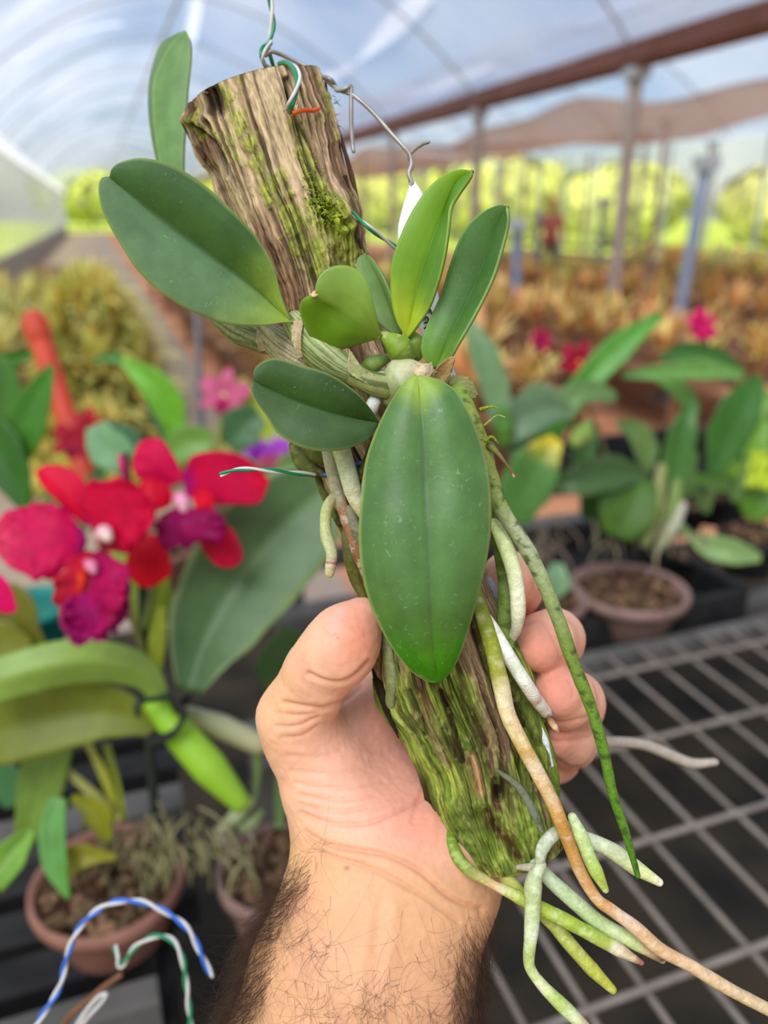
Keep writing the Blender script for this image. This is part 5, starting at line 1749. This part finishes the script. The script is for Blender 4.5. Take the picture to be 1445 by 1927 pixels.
petal(fl2, [(345, 905, .65), (420, 880, .64), (506, 905, .645)], [(345, 890), (362, 858), (410, 849), (460, 860), (495, 890), (506, 905)], [(350, 935), (400, 948), (450, 950), (488, 946), (506, 908)], '#d20044', 7, dl=-.004, dr=.004, base=PUR, tip='#de0036')
petal(fl2, [(325, 930, .648), (290, 935, .64), (262, 915, .642)], [(322, 920), (295, 905), (270, 900), (262, 915)], [(322, 950), (290, 962), (268, 945), (262, 918)], '#dc0030', 8, dl=.003, dr=-.002, ruffle=.003)
petal(fl2, [(380, 1000, .65), (412, 1035, .645), (440, 1068, .648)], [(392, 985), (430, 990), (450, 1020), (457, 1050), (440, 1068)], [(372, 1015), (385, 1040), (408, 1064), (425, 1068), (438, 1068)], '#cc003a', 9, 'sepal', dl=.003, dr=.003)
petal(fl2, [(285, 1005, .65), (280, 1050, .642), (278, 1106, .646)], [(300, 1010), (318, 1045), (322, 1078), (300, 1098), (280, 1106)], [(262, 1015), (240, 1045), (240, 1080), (258, 1100), (276, 1106)], '#d80028', 10, 'sepal', dl=.003, dr=.003)
petal(fl2, [(345, 955, .638), (345, 990, .626), (352, 1032, .628)], [(330, 955), (300, 975), (292, 1005), (310, 1035), (335, 1025), (350, 1030)], [(360, 955), (402, 960), (425, 985), (410, 1020), (380, 1015), (355, 1030)], '#960050', 11, 'lip', dl=-.010, dr=-.010, ruffle=.007, rfreq=18, mott=.3)
petal(fl2, [(370, 930, .634), (385, 945, .628), (392, 975, .630)], [(360, 930), (368, 955), (385, 975)], [(380, 918), (402, 938), (396, 970)], '#d80028', 12, 'lip_throat', dl=-.003, dr=-.003)
bulb(fl2, [(228, 860, .66), (232, 885, .66), (236, 900, .66)], [12, 16, 10], '#c02060', '#a01850', name='bud')
bulb(ta, [(236, 855, .665), (239, 880, .665), (243, 905, .665)], [10, 11, 10], '#262a26', '#262a26', name='stake_tip')
fl3 = bulb(ta, [(-30, 1110, .60), (-22, 1116, .596), (-14, 1122, .594)], [20, 22, 14], '#d08aa8', '#d8a0b4', name='flower')
petal(fl3, [(-30, 1110, .60), (0, 1112, .592), (32, 1148, .594)], [(-35, 1080), (0, 1082), (22, 1110), (32, 1148)], [(-30, 1135), (-5, 1150), (15, 1155), (32, 1150)], '#e00064', 13, dl=-.003, dr=.003)
petal(fl3, [(-30, 1110, .60), (-60, 1060, .595), (-85, 1050, .6)], [(-35, 1090), (-60, 1030), (-85, 1050)], [(-40, 1125), (-75, 1090), (-85, 1052)], '#e00064', 14, dl=-.003, dr=.003)

# ---- second pot, half hidden by the wrist
PB = on_plane(520, 1630, .885)
PBc = np.array([PB[0], PB[1], ZB - .005])
tb_ = thing('potted_orchid', 'pinkish grey pot with loose bark and thin roots beside the wrist', 'potted orchid', PBc)
pot_parts(tb_, PBc, .058, .09, 'grey_pot')
bark_bits(tb_, PBc, .048, .078, 60)
rootlets(tb_, (430, 1570), 16, (30, 20), .72, 60, '#b5aa86')
bulb(tb_, [(420, 1560, .72), (445, 1535, .72), (470, 1510, .73)], [22, 30, 20], '#a9b088', '#93a060')
bulb(tb_, [(455, 1560, .72), (475, 1548, .72), (490, 1530, .73)], [16, 24, 14], '#8fa070', '#7f9050')
for k, (pts, w, c) in enumerate((([(525, 1560, .74), (530, 1480, .75), (545, 1380, .76)], [8, 14, 10], '#5f7a3a'), ([(560, 1560, .74), (590, 1450, .76), (640, 1330, .79)], [10, 30, 14], '#4a6a2c'), ([(545, 1330, .80), (530, 1260, .81), (560, 1190, .82)], [20, 50, 30], '#3c5a1e'))):
    bl(tb_, pts, w, c, fold=.2, seed=60 + k)


# ---- potted plants further off
def far_pot(label, c, r, h, mat, leaves, group=None, name='potted_orchid', chips=40):
    t = thing(name, label, 'potted orchid', c, group)
    pot_parts(t, np.asarray(c), r, h, mat)
    if chips:
        bark_bits(t, c, r * .85, h * .86, chips)
    for k, (pts, w, col, *o) in enumerate(leaves):
        kw = o[0] if o else {}
        bl(t, pts, w, col, **dict(dict(fold=.25, seed=k + int(1000 * abs(c[0])) % 90), **kw))
    return t


def simple_flower(t, x, y, d, s, cols, seed=0, label=None, ang=0):
    """five tepals and a lip; s = petal length in pixels"""
    f = bulb(t, [(x - s * .05, y, d), (x, y + s * .02, d - .004), (x + s * .04, y + s * .1, d - .008)], [s * .16, s * .2, s * .12], cols[2], cols[2], name='flower')
    if label: f['label'] = label
    for k, (a, w, nm) in enumerate(((-90, .22, 'sepal'), (145, .22, 'sepal'), (35, .22, 'sepal'), (-158, .36, 'petal'), (-22, .36, 'petal'), (88, .3, 'lip'))):
        a = math.radians(a + ang)
        L = s * (.75 if nm == 'lip' else 1)
        c, sn = math.cos(a), math.sin(a)
        mid = [(x + c * L * q, y + sn * L * q, d - .012 * math.sin(q * 2.4) + .006 * q) for q in (.08, .5, 1)]
        prof = ((.08, .1), (.3, .7), (.6, 1), (.85, .75), (1, .0))
        l = [(x + c * L * q - sn * w * s * p_, y + sn * L * q + c * w * s * p_) for q, p_ in prof]
        r = [(x + c * L * q + sn * w * s * p_, y + sn * L * q - c * w * s * p_) for q, p_ in prof]
        petal(f, mid, l, r, cols[0] if nm != 'lip' else cols[1], seed + k, nm, ruffle=.003 if nm != 'sepal' else 0, rfreq=10)
    return f


P = on_plane(1190, 1060, .90)
te = far_pot('pinkish pot in the black tray with a clump of dark strap-leaved orchids and red flowers', np.array([P[0], P[1], ZB - .033]), .105, .085, 'grey_pot', [
    ([(985, 900, 1.45), (1040, 800, 1.42), (1110, 710, 1.40), (1180, 640, 1.40), (1243, 592, 1.41)], [10, 26, 24, 28, 8], '#5c9a38', dict(fold=.35, seed=1)),
    ([(1340, 895, 1.46), (1365, 830, 1.45), (1395, 770, 1.44), (1428, 710, 1.45)], [10, 40, 42, 12], '#37691f', dict(fold=.2)),
    ([(1270, 940, 1.48), (1276, 860, 1.47), (1290, 800, 1.46), (1306, 752, 1.47)], [10, 30, 28, 6], '#44722c', dict(fold=.35)),
    ([(1220, 895, 1.44), (1150, 890, 1.40), (1085, 905, 1.38), (1040, 915, 1.39)], [8, 34, 34, 10], '#456434', dict(fold=.3)),
    ([(1400, 702, 1.5), (1350, 672, 1.5), (1300, 662, 1.5), (1240, 672, 1.5)], [6, 18, 20, 6], '#3c6a24', dict(fold=.3)),
    ([(1400, 706, 1.46), (1320, 695, 1.45), (1250, 700, 1.44), (1170, 706, 1.44)], [8, 20, 16, 6], '#6a9a48', dict(fold=.3)),
    ([(1220, 890, 1.5), (1215, 840, 1.5), (1195, 810, 1.5), (1160, 796, 1.5)], [8, 24, 22, 6], '#647f40', dict(fold=.3)),
    ([(1310, 780, 1.5), (1290, 745, 1.5), (1262, 722, 1.5), (1235, 712, 1.5)], [8, 18, 16, 5], '#6a9a44', dict(fold=.3)),
    ([(1160, 1010, 1.42), (1180, 960, 1.42), (1210, 900, 1.43)], [30, 60, 30], '#45681a', dict(fold=.2)),
    ([(1110, 980, 1.48), (1130, 940, 1.48), (1170, 900, 1.48)], [20, 44, 20], '#3c5a28', dict(fold=.2)),
    ([(1120, 800, 1.5), (1100, 850, 1.5), (1090, 900, 1.5)], [10, 22, 12], '#4c7a30', dict(fold=.2)),
    ([(1250, 1020, 1.46), (1265, 960, 1.46), (1275, 900, 1.46)], [12, 14, 8], '#7a9048', dict(fold=.2)),
])
bulb(te, [(1215, 1020, 1.45), (1232, 960, 1.45), (1245, 880, 1.46)], [22, 30, 18], '#7f8c4a', '#8a8a50')
bulb(te, [(1240, 1030, 1.45), (1270, 985, 1.45), (1285, 950, 1.46)], [18, 24, 14], '#8f9a68', '#b8b0a0')
rootlets(te, (1230, 1000), 22, (50, 16), 1.45, 60, '#a89a7a')
P2 = on_plane(1005, 1075, .90)
tf = far_pot('pot of pale strap-leaved orchids with one leaf yellow at the tip', np.array([P2[0], P2[1], ZB - .045]), .095, .10, 'grey_pot', [
    ([(975, 985, 1.30), (985, 930, 1.29), (1015, 870, 1.28), (1048, 826, 1.28)], [20, 50, 46, 14], '#4c7a34', dict(fold=.25, tip='#d8c430', seed=2)),
    ([(945, 800, 1.30), (935, 740, 1.30), (912, 670, 1.30), (880, 602, 1.31)], [20, 27, 28, 10], '#6a8a58', dict(fold=.25)),
    ([(1080, 780, 1.34), (1030, 770, 1.33), (980, 790, 1.32), (950, 830, 1.32)], [8, 34, 40, 20], '#64805a', dict(fold=.25)),
    ([(1060, 745, 1.34), (1010, 745, 1.34), (970, 770, 1.34)], [8, 26, 14], '#728c60', dict(fold=.25)),
    ([(1160, 750, 1.36), (1120, 735, 1.35), (1080, 745, 1.34), (1060, 790, 1.34)], [8, 20, 22, 14], '#66884c', dict(fold=.25)),
    ([(1000, 900, 1.33), (990, 860, 1.33), (960, 830, 1.33)], [14, 30, 14], '#48743a', dict(fold=.25)),
    ([(1030, 1130, 1.28), (1045, 1100, 1.27), (1050, 1060, 1.27)], [6, 30, 10], '#74966a', dict(fold=.25)),
])
bulb(tf, [(950, 830, 1.31), (948, 800, 1.305), (946, 780, 1.30)], [26, 40, 30], '#55802c', '#44701e')
bulb(tf, [(1085, 830, 1.33), (1098, 815, 1.33), (1106, 800, 1.33)], [30, 44, 20], '#8aa04c', '#6d8c3c')
rootlets(tf, (1000, 1000), 26, (50, 20), 1.36, 90, '#8c7a66')
# red flowers rising behind the strap leaves
bulb(te, [(1180, 960, 1.5), (1120, 800, 1.5), (1085, 700, 1.5)], [8, 7, 6], '#5f6a2c', '#7a4a3a', name='flower_stalk')
bulb(te, [(1150, 900, 1.52), (1060, 760, 1.52), (1018, 660, 1.52)], [8, 7, 6], '#5f6a2c', '#7a4a3a', name='flower_stalk')
bulb(te, [(1400, 760, 1.55), (1360, 700, 1.55), (1320, 625, 1.55)], [8, 7, 6], '#5f6a2c', '#7a4a3a', name='flower_stalk')
simple_flower(te, 1090, 680, 1.48, 42, ('#a80c34', '#c02030', '#f08a3a'), 1, 'dark red flower with an orange throat', 20)
simple_flower(te, 1018, 642, 1.5, 26, ('#b01048', '#98104c', '#a82050'), 2, 'small dark red flower', 50)
simple_flower(te, 1320, 612, 1.53, 34, ('#d40c64', '#c80c5c', '#c01060'), 3, 'bright pink flower turned away', 60)
# yellow-green flower plant at the right edge
P3 = on_plane(1420, 985, .88)
tgp = far_pot('small black pot with lime-yellow flowers at the right edge', np.array([P3[0], P3[1], ZB - .033]), .07, .09, 'black', [
    ([(1440, 960, 1.72), (1400, 920, 1.7), (1330, 905, 1.68), (1280, 895, 1.68)], [10, 16, 16, 6], '#6a9a3c'),
    ([(1420, 980, 1.7), (1430, 930, 1.7), (1460, 880, 1.7)], [20, 44, 24], '#5c8a20'),
    ([(1400, 960, 1.72), (1390, 900, 1.72), (1360, 850, 1.72)], [10, 22, 10], '#6f9a30'),
    ([(1430, 880, 1.72), (1420, 840, 1.72), (1440, 790, 1.72)], [16, 30, 14], '#6f9a2c'),
    ([(1410, 830, 1.74), (1420, 780, 1.74), (1450, 740, 1.74)], [10, 26, 14], '#6c9838'),
    ([(1390, 900, 1.76), (1440, 830, 1.76), (1480, 800, 1.76)], [20, 40, 20], '#4f7a24'),
])
for x, y, s in ((1408, 898, 28), (1432, 868, 24), (1442, 905, 22)):
    simple_flower(tgp, x, y, 1.66, s, ('#cde03a', '#d8e84c', '#e0ec70'), int(x) % 7, ang=int(x) % 50)
# pale flat leaf lying over the tray
P4 = on_plane(1300, 1030, .84)
far_pot('low dark pot whose pale leaf lies over the tray edge', np.array([P4[0], P4[1], ZB - .033]), .05, .06, 'black', [
    ([(1300, 1010, 1.45), (1335, 1028, 1.44), (1385, 1040, 1.43), (1432, 1050, 1.43)], [8, 24, 24, 8], '#7d9a58'),
    ([(1300, 1010, 1.47), (1280, 990, 1.47), (1262, 970, 1.47)], [5, 8, 4], '#7d9a58'),
], chips=10)
for k, (x, y, r) in enumerate(((1330, 985, .05), (1385, 965, .05), (1290, 960, .045))):
    Pk = on_plane(x, y, .84)
    far_pot('small black nursery pot in the far right tray, one of three', np.array([Pk[0], Pk[1] + .12, ZB - .033]), r, .075, 'black', [
        ([(x, y - 20, 1.62), (x + 8, y - 60, 1.62), (x + 20, y - 110, 1.62)], [5, 9, 4], '#6a8a3c'), ([(x, y - 20, 1.62), (x - 15, y - 50, 1.62), (x - 32, y - 80, 1.62)], [5, 8, 4], '#5c8038')], 'small black pots', chips=20)

# left edge plant, dark leaves
P5 = on_plane(-40, 1240, .92)
tl = far_pot('orchid with dark green upright leaves at the left edge behind the magenta flowers', np.array([P5[0], P5[1], ZB - .005]), .07, .09, 'terracotta', [
    ([(20, 880, .92), (45, 800, .92), (75, 735, .92), (97, 688, .92)], [24, 42, 32, 6], '#3f7a14'),
    ([(50, 960, .91), (20, 890, .91), (-10, 830, .91), (-40, 790, .91)], [10, 36, 44, 30], '#2f6412'),
    ([(-40, 740, .95), (0, 690, .95), (35, 672, .95), (62, 665, .95)], [40, 26, 18, 5], '#3c7414'),
    ([(-30, 830, .93), (0, 770, .93), (12, 720, .93), (5, 670, .93)], [26, 34, 26, 8], '#3f7016'),
    ([(-20, 1180, .86), (10, 1150, .86), (40, 1190, .85), (80, 1225, .85)], [40, 56, 40, 12], '#6a6a12', dict(fold=.1)),
    ([(-60, 1270, .84), (-10, 1210, .84), (60, 1215, .84)], [30, 50, 10], '#75781c', dict(fold=.1)),
    ([(20, 1520, .80), (10, 1480, .80), (-20, 1440, .80)], [10, 40, 30], '#3c6a3c', dict(fold=.1)),
])
# plants between, behind the magenta flowers
P6 = on_plane(290, 1000, .92)
far_pot('orchid with one bright green arching leaf between the red pipe and the log', np.array([P6[0], P6[1], ZB]), .08, .09, 'terracotta', [
    ([(325, 830, 1.25), (322, 780, 1.24), (290, 725, 1.23), (230, 678, 1.23)], [14, 32, 27, 8], '#6fae2c'),
    ([(230, 676, 1.27), (205, 672, 1.27), (175, 680, 1.27)], [12, 10, 4], '#3f7a1c'),
    ([(320, 840, 1.27), (300, 790, 1.27), (270, 740, 1.27)], [12, 14, 5], '#3f5a44'),
    ([(240, 870, 1.22), (200, 840, 1.22), (180, 800, 1.22)], [30, 40, 20], '#7aa874'),
    ([(270, 850, 1.24), (240, 830, 1.24), (190, 800, 1.24)], [14, 26, 12], '#4f7a58'),
    ([(400, 830, 1.24), (350, 835, 1.24), (310, 870, 1.24)], [20, 36, 20], '#6f9a3c'),
    ([(430, 840, 1.26), (460, 800, 1.26), (490, 780, 1.26)], [20, 46, 20], '#41683c'),
    ([(450, 900, 1.22), (490, 960, 1.22), (520, 1010, 1.22)], [20, 40, 20], '#6d8f34'),
    ([(510, 920, 1.28), (560, 900, 1.28), (590, 960, 1.28)], [20, 50, 20], '#5a7a34'),
])
P7 = on_plane(440, 940, .92)
tp = far_pot('orchid with a pale pink flower on a tall stalk left of the log', np.array([P7[0], P7[1], ZB]), .08, .09, 'terracotta', [
    ([(500, 830, 1.5), (480, 770, 1.5), (450, 715, 1.5)], [16, 26, 10], '#b4bc34'),
    ([(560, 880, 1.5), (520, 810, 1.5), (490, 760, 1.5)], [20, 30, 14], '#9cae38'),
    ([(420, 860, 1.5), (430, 800, 1.5), (420, 760, 1.5)], [16, 24, 10], '#9a9a48'),
])
bulb(tp, [(440, 900, 1.5), (425, 820, 1.5), (420, 745, 1.49)], [14, 12, 10], '#a3a04a', '#b59a6a', name='flower_stalk')
simple_flower(tp, 422, 742, 1.48, 52, ('#d8688c', '#b8145c', '#e8b48c'), 5, 'pale pink flower with a crimson lip', 10)
bulb(tp, [(383, 900, 1.55), (375, 700, 1.55), (370, 590, 1.55)], [12, 12, 12], '#55565c', '#6a6a72', name='support_stake')
bulb(tp, [(548, 960, 1.5), (545, 900, 1.5), (543, 840, 1.5)], [10, 10, 10], '#3c443c', '#3c443c', name='support_stake')
tvf = far_pot('orchid with small violet flowers below the lower left leaf', np.array([P7[0] + .16, P7[1] + .05, ZB]), .07, .09, 'terracotta', [
    ([(520, 960, 1.42), (500, 900, 1.42), (470, 860, 1.42)], [12, 22, 10], '#7a9a34'), ([(540, 960, 1.42), (560, 900, 1.42), (600, 880, 1.42)], [12, 22, 10], '#6a8a34')])
bulb(tvf, [(530, 960, 1.42), (525, 910, 1.41), (505, 870, 1.4)], [8, 8, 7], '#7a9a4a', '#8a6a6a', name='flower_stalk')
simple_flower(tvf, 485, 850, 1.38, 27, ('#b03cd0', '#8c1ca8', '#7a1890'), 7, 'violet flower', 30)
simple_flower(tvf, 524, 842, 1.39, 25, ('#c858e0', '#d06ad0', '#b850c8'), 8, 'lighter violet flower', -20)
simple_flower(tvf, 505, 872, 1.37, 22, ('#e0648c', '#e87a90', '#e89080'), 9, 'pink flower', 0)
# orange-red pipe leaning beside the left plants
Pp = at(165, 905, 1.7)
top_ = at(66, 608, 1.75)
foot = Pp + (Pp - top_) * ((Pp[2] - ZB) / (top_[2] - Pp[2]))
op = thing('orange_pipe', 'leaning orange-red pipe with a flared end behind the left-edge leaves', 'pipe', foot)
V, F, _, _ = tube_geo([foot, Pp, top_], .024, 16)
obj('pipe', V, F, MAT['orange_pipe'], op)
V, F, _, _ = tube_geo([top_ + (foot - top_) * .06, top_], .030, 16)
obj('socket_end', V, F, MAT['orange_pipe'], op)
rf = far_pot('orchid with drooping deep red flowers at the foot of the orange pipe', foot + np.array([.12, -.05, -.0]), .07, .09, 'terracotta', [
    ([(150, 1000, 1.6), (170, 930, 1.6), (190, 880, 1.6)], [12, 24, 10], '#4a7a3c'), ([(130, 1000, 1.6), (110, 940, 1.6), (90, 900, 1.6)], [12, 24, 10], '#557a34')])
simple_flower(rf, 140, 830, 1.55, 46, ('#b01830', '#980c38', '#c02040'), 11, ang=12)
simple_flower(rf, 168, 800, 1.58, 34, ('#c02030', '#a81430', '#c83040'), 12, ang=70)
tt = thing('teal_tub', 'teal plastic tub on the bench behind the magenta flower', 'tub', on_plane(75, 1205, ZB) )
c_ = on_plane(75, 1205, ZB)
V, F = lathe_geo([(.045, 0), (.06, .06), (.066, .062), (.066, .075), (.060, .075), (.056, .06), (.042, .006), (.001, .006)], c_, 32)
obj('tub_wall', V, F, MAT['teal'], tt)

# ================================================================== loose wires in front, lower left
def front_wire(label, pts, w, mats, turns):
    return twisted('wire_end', label, 'wire', pts, w, mats, turns, names=tuple(m.replace('wire', 'strand') for m in mats))


front_wire('blue and white twisted wire arching over the pot, lower left', [(40, 1975, .36), (80, 1910, .365), (112, 1858, .37), (126, 1800, .372), (150, 1745, .374), (200, 1703, .376), (258, 1696, .377), (310, 1715, .376), (355, 1750, .374), (380, 1800, .372), (398, 1836, .372)], 7, ('blue_wire', 'white_wire'), 6.5)
front_wire('green and white twisted wire with a small hook, lower left', [(360, 1985, .38), (358, 1920, .38), (350, 1850, .382), (342, 1800, .384), (322, 1768, .386), (290, 1762, .388), (255, 1782, .39), (228, 1818, .392), (222, 1800, .392), (216, 1782, .394)], 6.5, ('green_wire', 'white_wire'), 4.4)
wb3 = thing('wire_end', 'brown insulated wire with a white strip, bottom left corner', 'wire', at(110, 1985, .42))
strand(wb3, 'brown_strand', [(110, 1985, .42), (125, 1920, .42), (160, 1888, .42), (195, 1858, .42), (226, 1836, .42)], 12, 'brown_wire')
strand(wb3, 'white_strand', [(135, 1945, .418), (160, 1905, .418), (185, 1876, .418), (200, 1870, .418), (192, 1885, .418), (165, 1915, .418), (150, 1935, .418)], 7, 'white_wire')

# ================================================================== beds of plants filling the house
def tuft(seed, n, h, w, cols, spread=.6):
    r = np.random.default_rng(seed)
    ps, cs = [], []
    for _ in range(n):
        a, e = r.uniform(0, 6.28), r.uniform(.15, spread + .4)
        L = h * r.uniform(.6, 1.1)
        s = np.linspace(0, 1, 5)
        out = np.array([math.cos(a), math.sin(a), 0])
        P = (s * L * math.sin(e))[:, None] * out + np.stack([0 * s, 0 * s, L * (s * math.cos(e) - .35 * s ** 3 * math.sin(e))], -1) + out * r.uniform(0, .03)
        sd = np.array([-math.sin(a), math.cos(a), 0])
        wd = w * np.array([.4, .9, 1, .7, .05])
        V = np.stack([P - sd * wd[:, None], P + sd * wd[:, None] + np.array([0, 0, .004])], 1).reshape(-1, 3)
        ps.append((V, grid_faces(5, 2)))
        cs.append(np.tile((lin(cols[r.integers(len(cols))]) * .68 + .32 * lin('#b4a668')) * r.uniform(1.0, 1.6), (10, 1)))
    V, F = merge(ps)
    return V, F, np.vstack(cs)


PAL = (['#c89a54', '#d6a85c', '#b98244', '#b8a850'], ['#b0a850', '#c4b458', '#a0a450', '#ccae58'], ['#a0a858', '#b4b868', '#bcb06c', '#8f9a50'], ['#d09458', '#cc8650', '#c8ac5c', '#d8b068'], ['#cc7450', '#d08454', '#c8a058', '#b8ac58'])
protos = []
pot_me = None
for k in range(10):
    V, F, C = tuft(100 + k, 24, .30 + .03 * (k % 4), .022, PAL[k % 5], .75)
    V = V + np.array([0, 0, .10])
    fm = build_mesh('foliage', V, F, LF, C)
    if pot_me is None:
        Vp, Fp = lathe_geo([(.05, 0), (.075, .10), (.082, .102), (.082, .115), (.070, .115), (.066, .10), (.001, .09)], (0, 0, 0), 14)
        pot_me = build_mesh('pot', Vp, Fp, MAT['bed_pot'])
    protos.append(fm)


def bed_plant(P, k, sc, rz, label, group, name='bed_orchid'):
    t = thing(name, label, 'potted orchid', P, group)
    t.rotation_euler = (0, 0, rz)
    t.scale = (sc, sc, sc)
    p = bpy.data.objects.new('pot', pot_me)
    link(p, parent=t)
    f = bpy.data.objects.new('foliage', protos[k])
    link(f, parent=t)
    f['kind'] = 'stuff'
    return t


beds = []
for k, (a0, a1, g0, g1, z) in enumerate(((.85, 2.7, 3.6, 16, .48), (3.5, 4.9, 3.9, 18, .48), (5.9, 7.3, 4.6, 20, .48), (9.15, 10.5, 6, 20, .48), (-1.3, .3, 5.7, 18, .48), (11.1, 12.5, 9, 22, .48))):
    t = thing('grow_bed', ['low board bed of plants just behind the red flowers', 'second low board bed, left of the brown gutter posts', 'low board bed beyond the brown gutter posts', 'low board bed under the shade cloth', 'low board bed along the left film wall', 'farthest low board bed at the right'][k], 'plant bed', house((a0 + a1) / 2, (g0 + g1) / 2, 0))
    nb = 5
    for i in range(nb):
        a = a0 + (a1 - a0) * (i + .5) / nb
        V, F = box_geo(house(a, (g0 + g1) / 2, z - .02), LV * (a1 - a0) / nb * .46, GV * (g1 - g0) / 2, np.array([0, 0, .018]))
        obj('board', V, F, MAT['plank'], t, smooth=False)
    for g in np.linspace(g0 + .3, g1 - .3, 5):
        for a in (a0 + .08, a1 - .08):
            V, F = box_geo(house(a, g, (z - .038) / 2), LV * .03, GV * .03, np.array([0, 0, (z - .038) / 2]))
            obj('leg', V, F, MAT['plank'], t, smooth=False)
    beds.append((a0, a1, g0, g1, z))
BEDN = ('bed just behind the red flowers', 'second bed left of the brown gutter posts', 'bed beyond the brown gutter posts', 'bed under the shade cloth', 'bed along the left film wall', 'farthest bed at the right')
for b, (a0, a1, g0, g1, z) in enumerate(beds):
    g = g0 + .2
    got = 0
    while g < g1 - .1:
        st = .37 + .03 * (g - g0)
        for a in np.arange(a0 + .16, a1 - .1, .40):
            if got >= (75 if b == 0 else 45):
                break
            near = g < 7
            kk = int(RNG.integers(0, 10))
            if b in (0, 1, 2) and g < 8:
                kk = int(RNG.choice([0, 3, 4, 5, 8, 9]))
            if b == 4:
                kk = int(RNG.choice([1, 2, 6, 7]))
            bed_plant(house(a + RNG.uniform(-.06, .06), g + RNG.uniform(-.08, .08), z - .002), kk, RNG.uniform(.85, 1.25), RNG.uniform(0, 6.28),
                      'blurred potted orchid among many on the ' + BEDN[b], 'orchids on the ' + BEDN[b])
            got += 1
        g += st
# big olive bush at the left
Pm = at(172, 640, 4.4)
Pm = np.array([Pm[0], Pm[1], 0])
bt = thing('olive_bush', 'big rounded olive-green bush in front of the left film wall', 'bush', Pm)
ps, cs = [], []
for k in range(260):
    V, F, C = tuft(500 + k, 12, .26, .02, PAL[1] + PAL[2], .9)
    a, q = RNG.uniform(0, 6.28), math.sqrt(RNG.uniform(0, 1))
    hgt = 1.30 * (1 - q ** 2.2) * (1 if k % 3 else RNG.uniform(.3, .9))
    ps.append((V + Pm + np.array([.44 * q * math.cos(a), .44 * q * math.sin(a), max(.0, hgt - .22)]), F))
    cs.append(C * 1.3)
V, F = merge(ps)
tag(obj('foliage', V, F, LF, bt, np.vstack(cs)), kind='stuff')
for k in range(3):
    V, F, _, _ = tube_geo([Pm + np.array([.1 * (k - 1), 0, 0]), Pm + np.array([.25 * (k - 1), .1, .8])], [.03, .015], 8)
    obj('stem', V, F, MAT['plank'], bt)

# a person working far off between the beds
def make_person():
    d0 = 15.0
    Pb = at(1040, 395, d0)
    base = np.array([Pb[0], Pb[1], 0.0])
    h = .016
    lo, hi = np.array([-.42, -.3, -.02]), np.array([.42, .3, 1.84])
    ns = ((hi - lo) / h).astype(int)
    ax = [(lo[k] + h * np.arange(ns[k])).astype(np.float32) for k in range(3)]
    Pg = np.meshgrid(*ax, indexing='ij', sparse=True)
    c = lambda a, b, r0, r1: cone_sd(Pg, a, b, r0, r1)
    b = smin(c((0, 0, 1.0), (0, 0, 1.22), .15, .15), c((-.12, 0, 1.36), (.12, 0, 1.36), .09, .09), .08)
    b = smin(b, c((0, 0, 1.42), (0, -.02, 1.56), .055, .055), .03)
    b = smin(b, smin(c((0, -.02, 1.62), (0, -.01, 1.70), .082, .092), c((0, -.10, 1.63), (0, -.11, 1.62), .016, .014), .02), .02)
    for s in (-1, 1):
        b = smin(b, c((s * .09, 0, .95), (s * .10, -.02, .50), .09, .062), .04)
        b = smin(b, c((s * .10, -.02, .50), (s * .10, .02, .08), .06, .042), .02)
        b = smin(b, c((s * .10, .02, .05), (s * .11, -.15, .035), .045, .035), .02)
        b = smin(b, c((s * .19, 0, 1.38), (s * .27, -.03, 1.12), .052, .042), .03)
        b = smin(b, c((s * .27, -.03, 1.12), (s * .22, -.22, .98), .04, .03), .015)
        b = smin(b, c((s * .22, -.22, .98), (s * .20, -.29, .95), .03, .022), .015)
    V, F = surface_nets(b, lo, h)
    V = relax(V, F, 4)
    N = normals(V, F)
    if ((V - V.mean(0)) * N).sum() < 0:
        F = F[:, ::-1]
    z = V[:, 2]
    C = np.tile(lin('#c98f70'), (len(V), 1))
    C = mixc(C, lin('#b5665c'), ((z > .92) & (z < 1.47) & (np.hypot(V[:, 0], V[:, 1]) < .29)).astype(float))
    C = mixc(C, lin('#4a4a58'), (z < .95) * ((np.abs(V[:, 0]) < .2) & (V[:, 1] > -.2)).astype(float))
    t = thing('person', 'tiny distant person in a faded red shirt standing between the beds', 'person', base)
    obj('body', V + base, F, MAT['skin'], t, C)
    a, q = np.linspace(0, 2 * math.pi, 16, endpoint=False), np.linspace(0, 1, 8)
    H = np.array([[(.105 * math.sin(1.75 * k) * math.cos(i), .02 + .105 * math.sin(1.75 * k) * math.sin(i), 1.69 + .10 * math.cos(1.75 * k)) for i in a] for k in q + .02]).reshape(-1, 3)
    obj('hair', H + base, grid_faces(8, 16, wrap_v=True), MAT['hair'], t)


make_person()
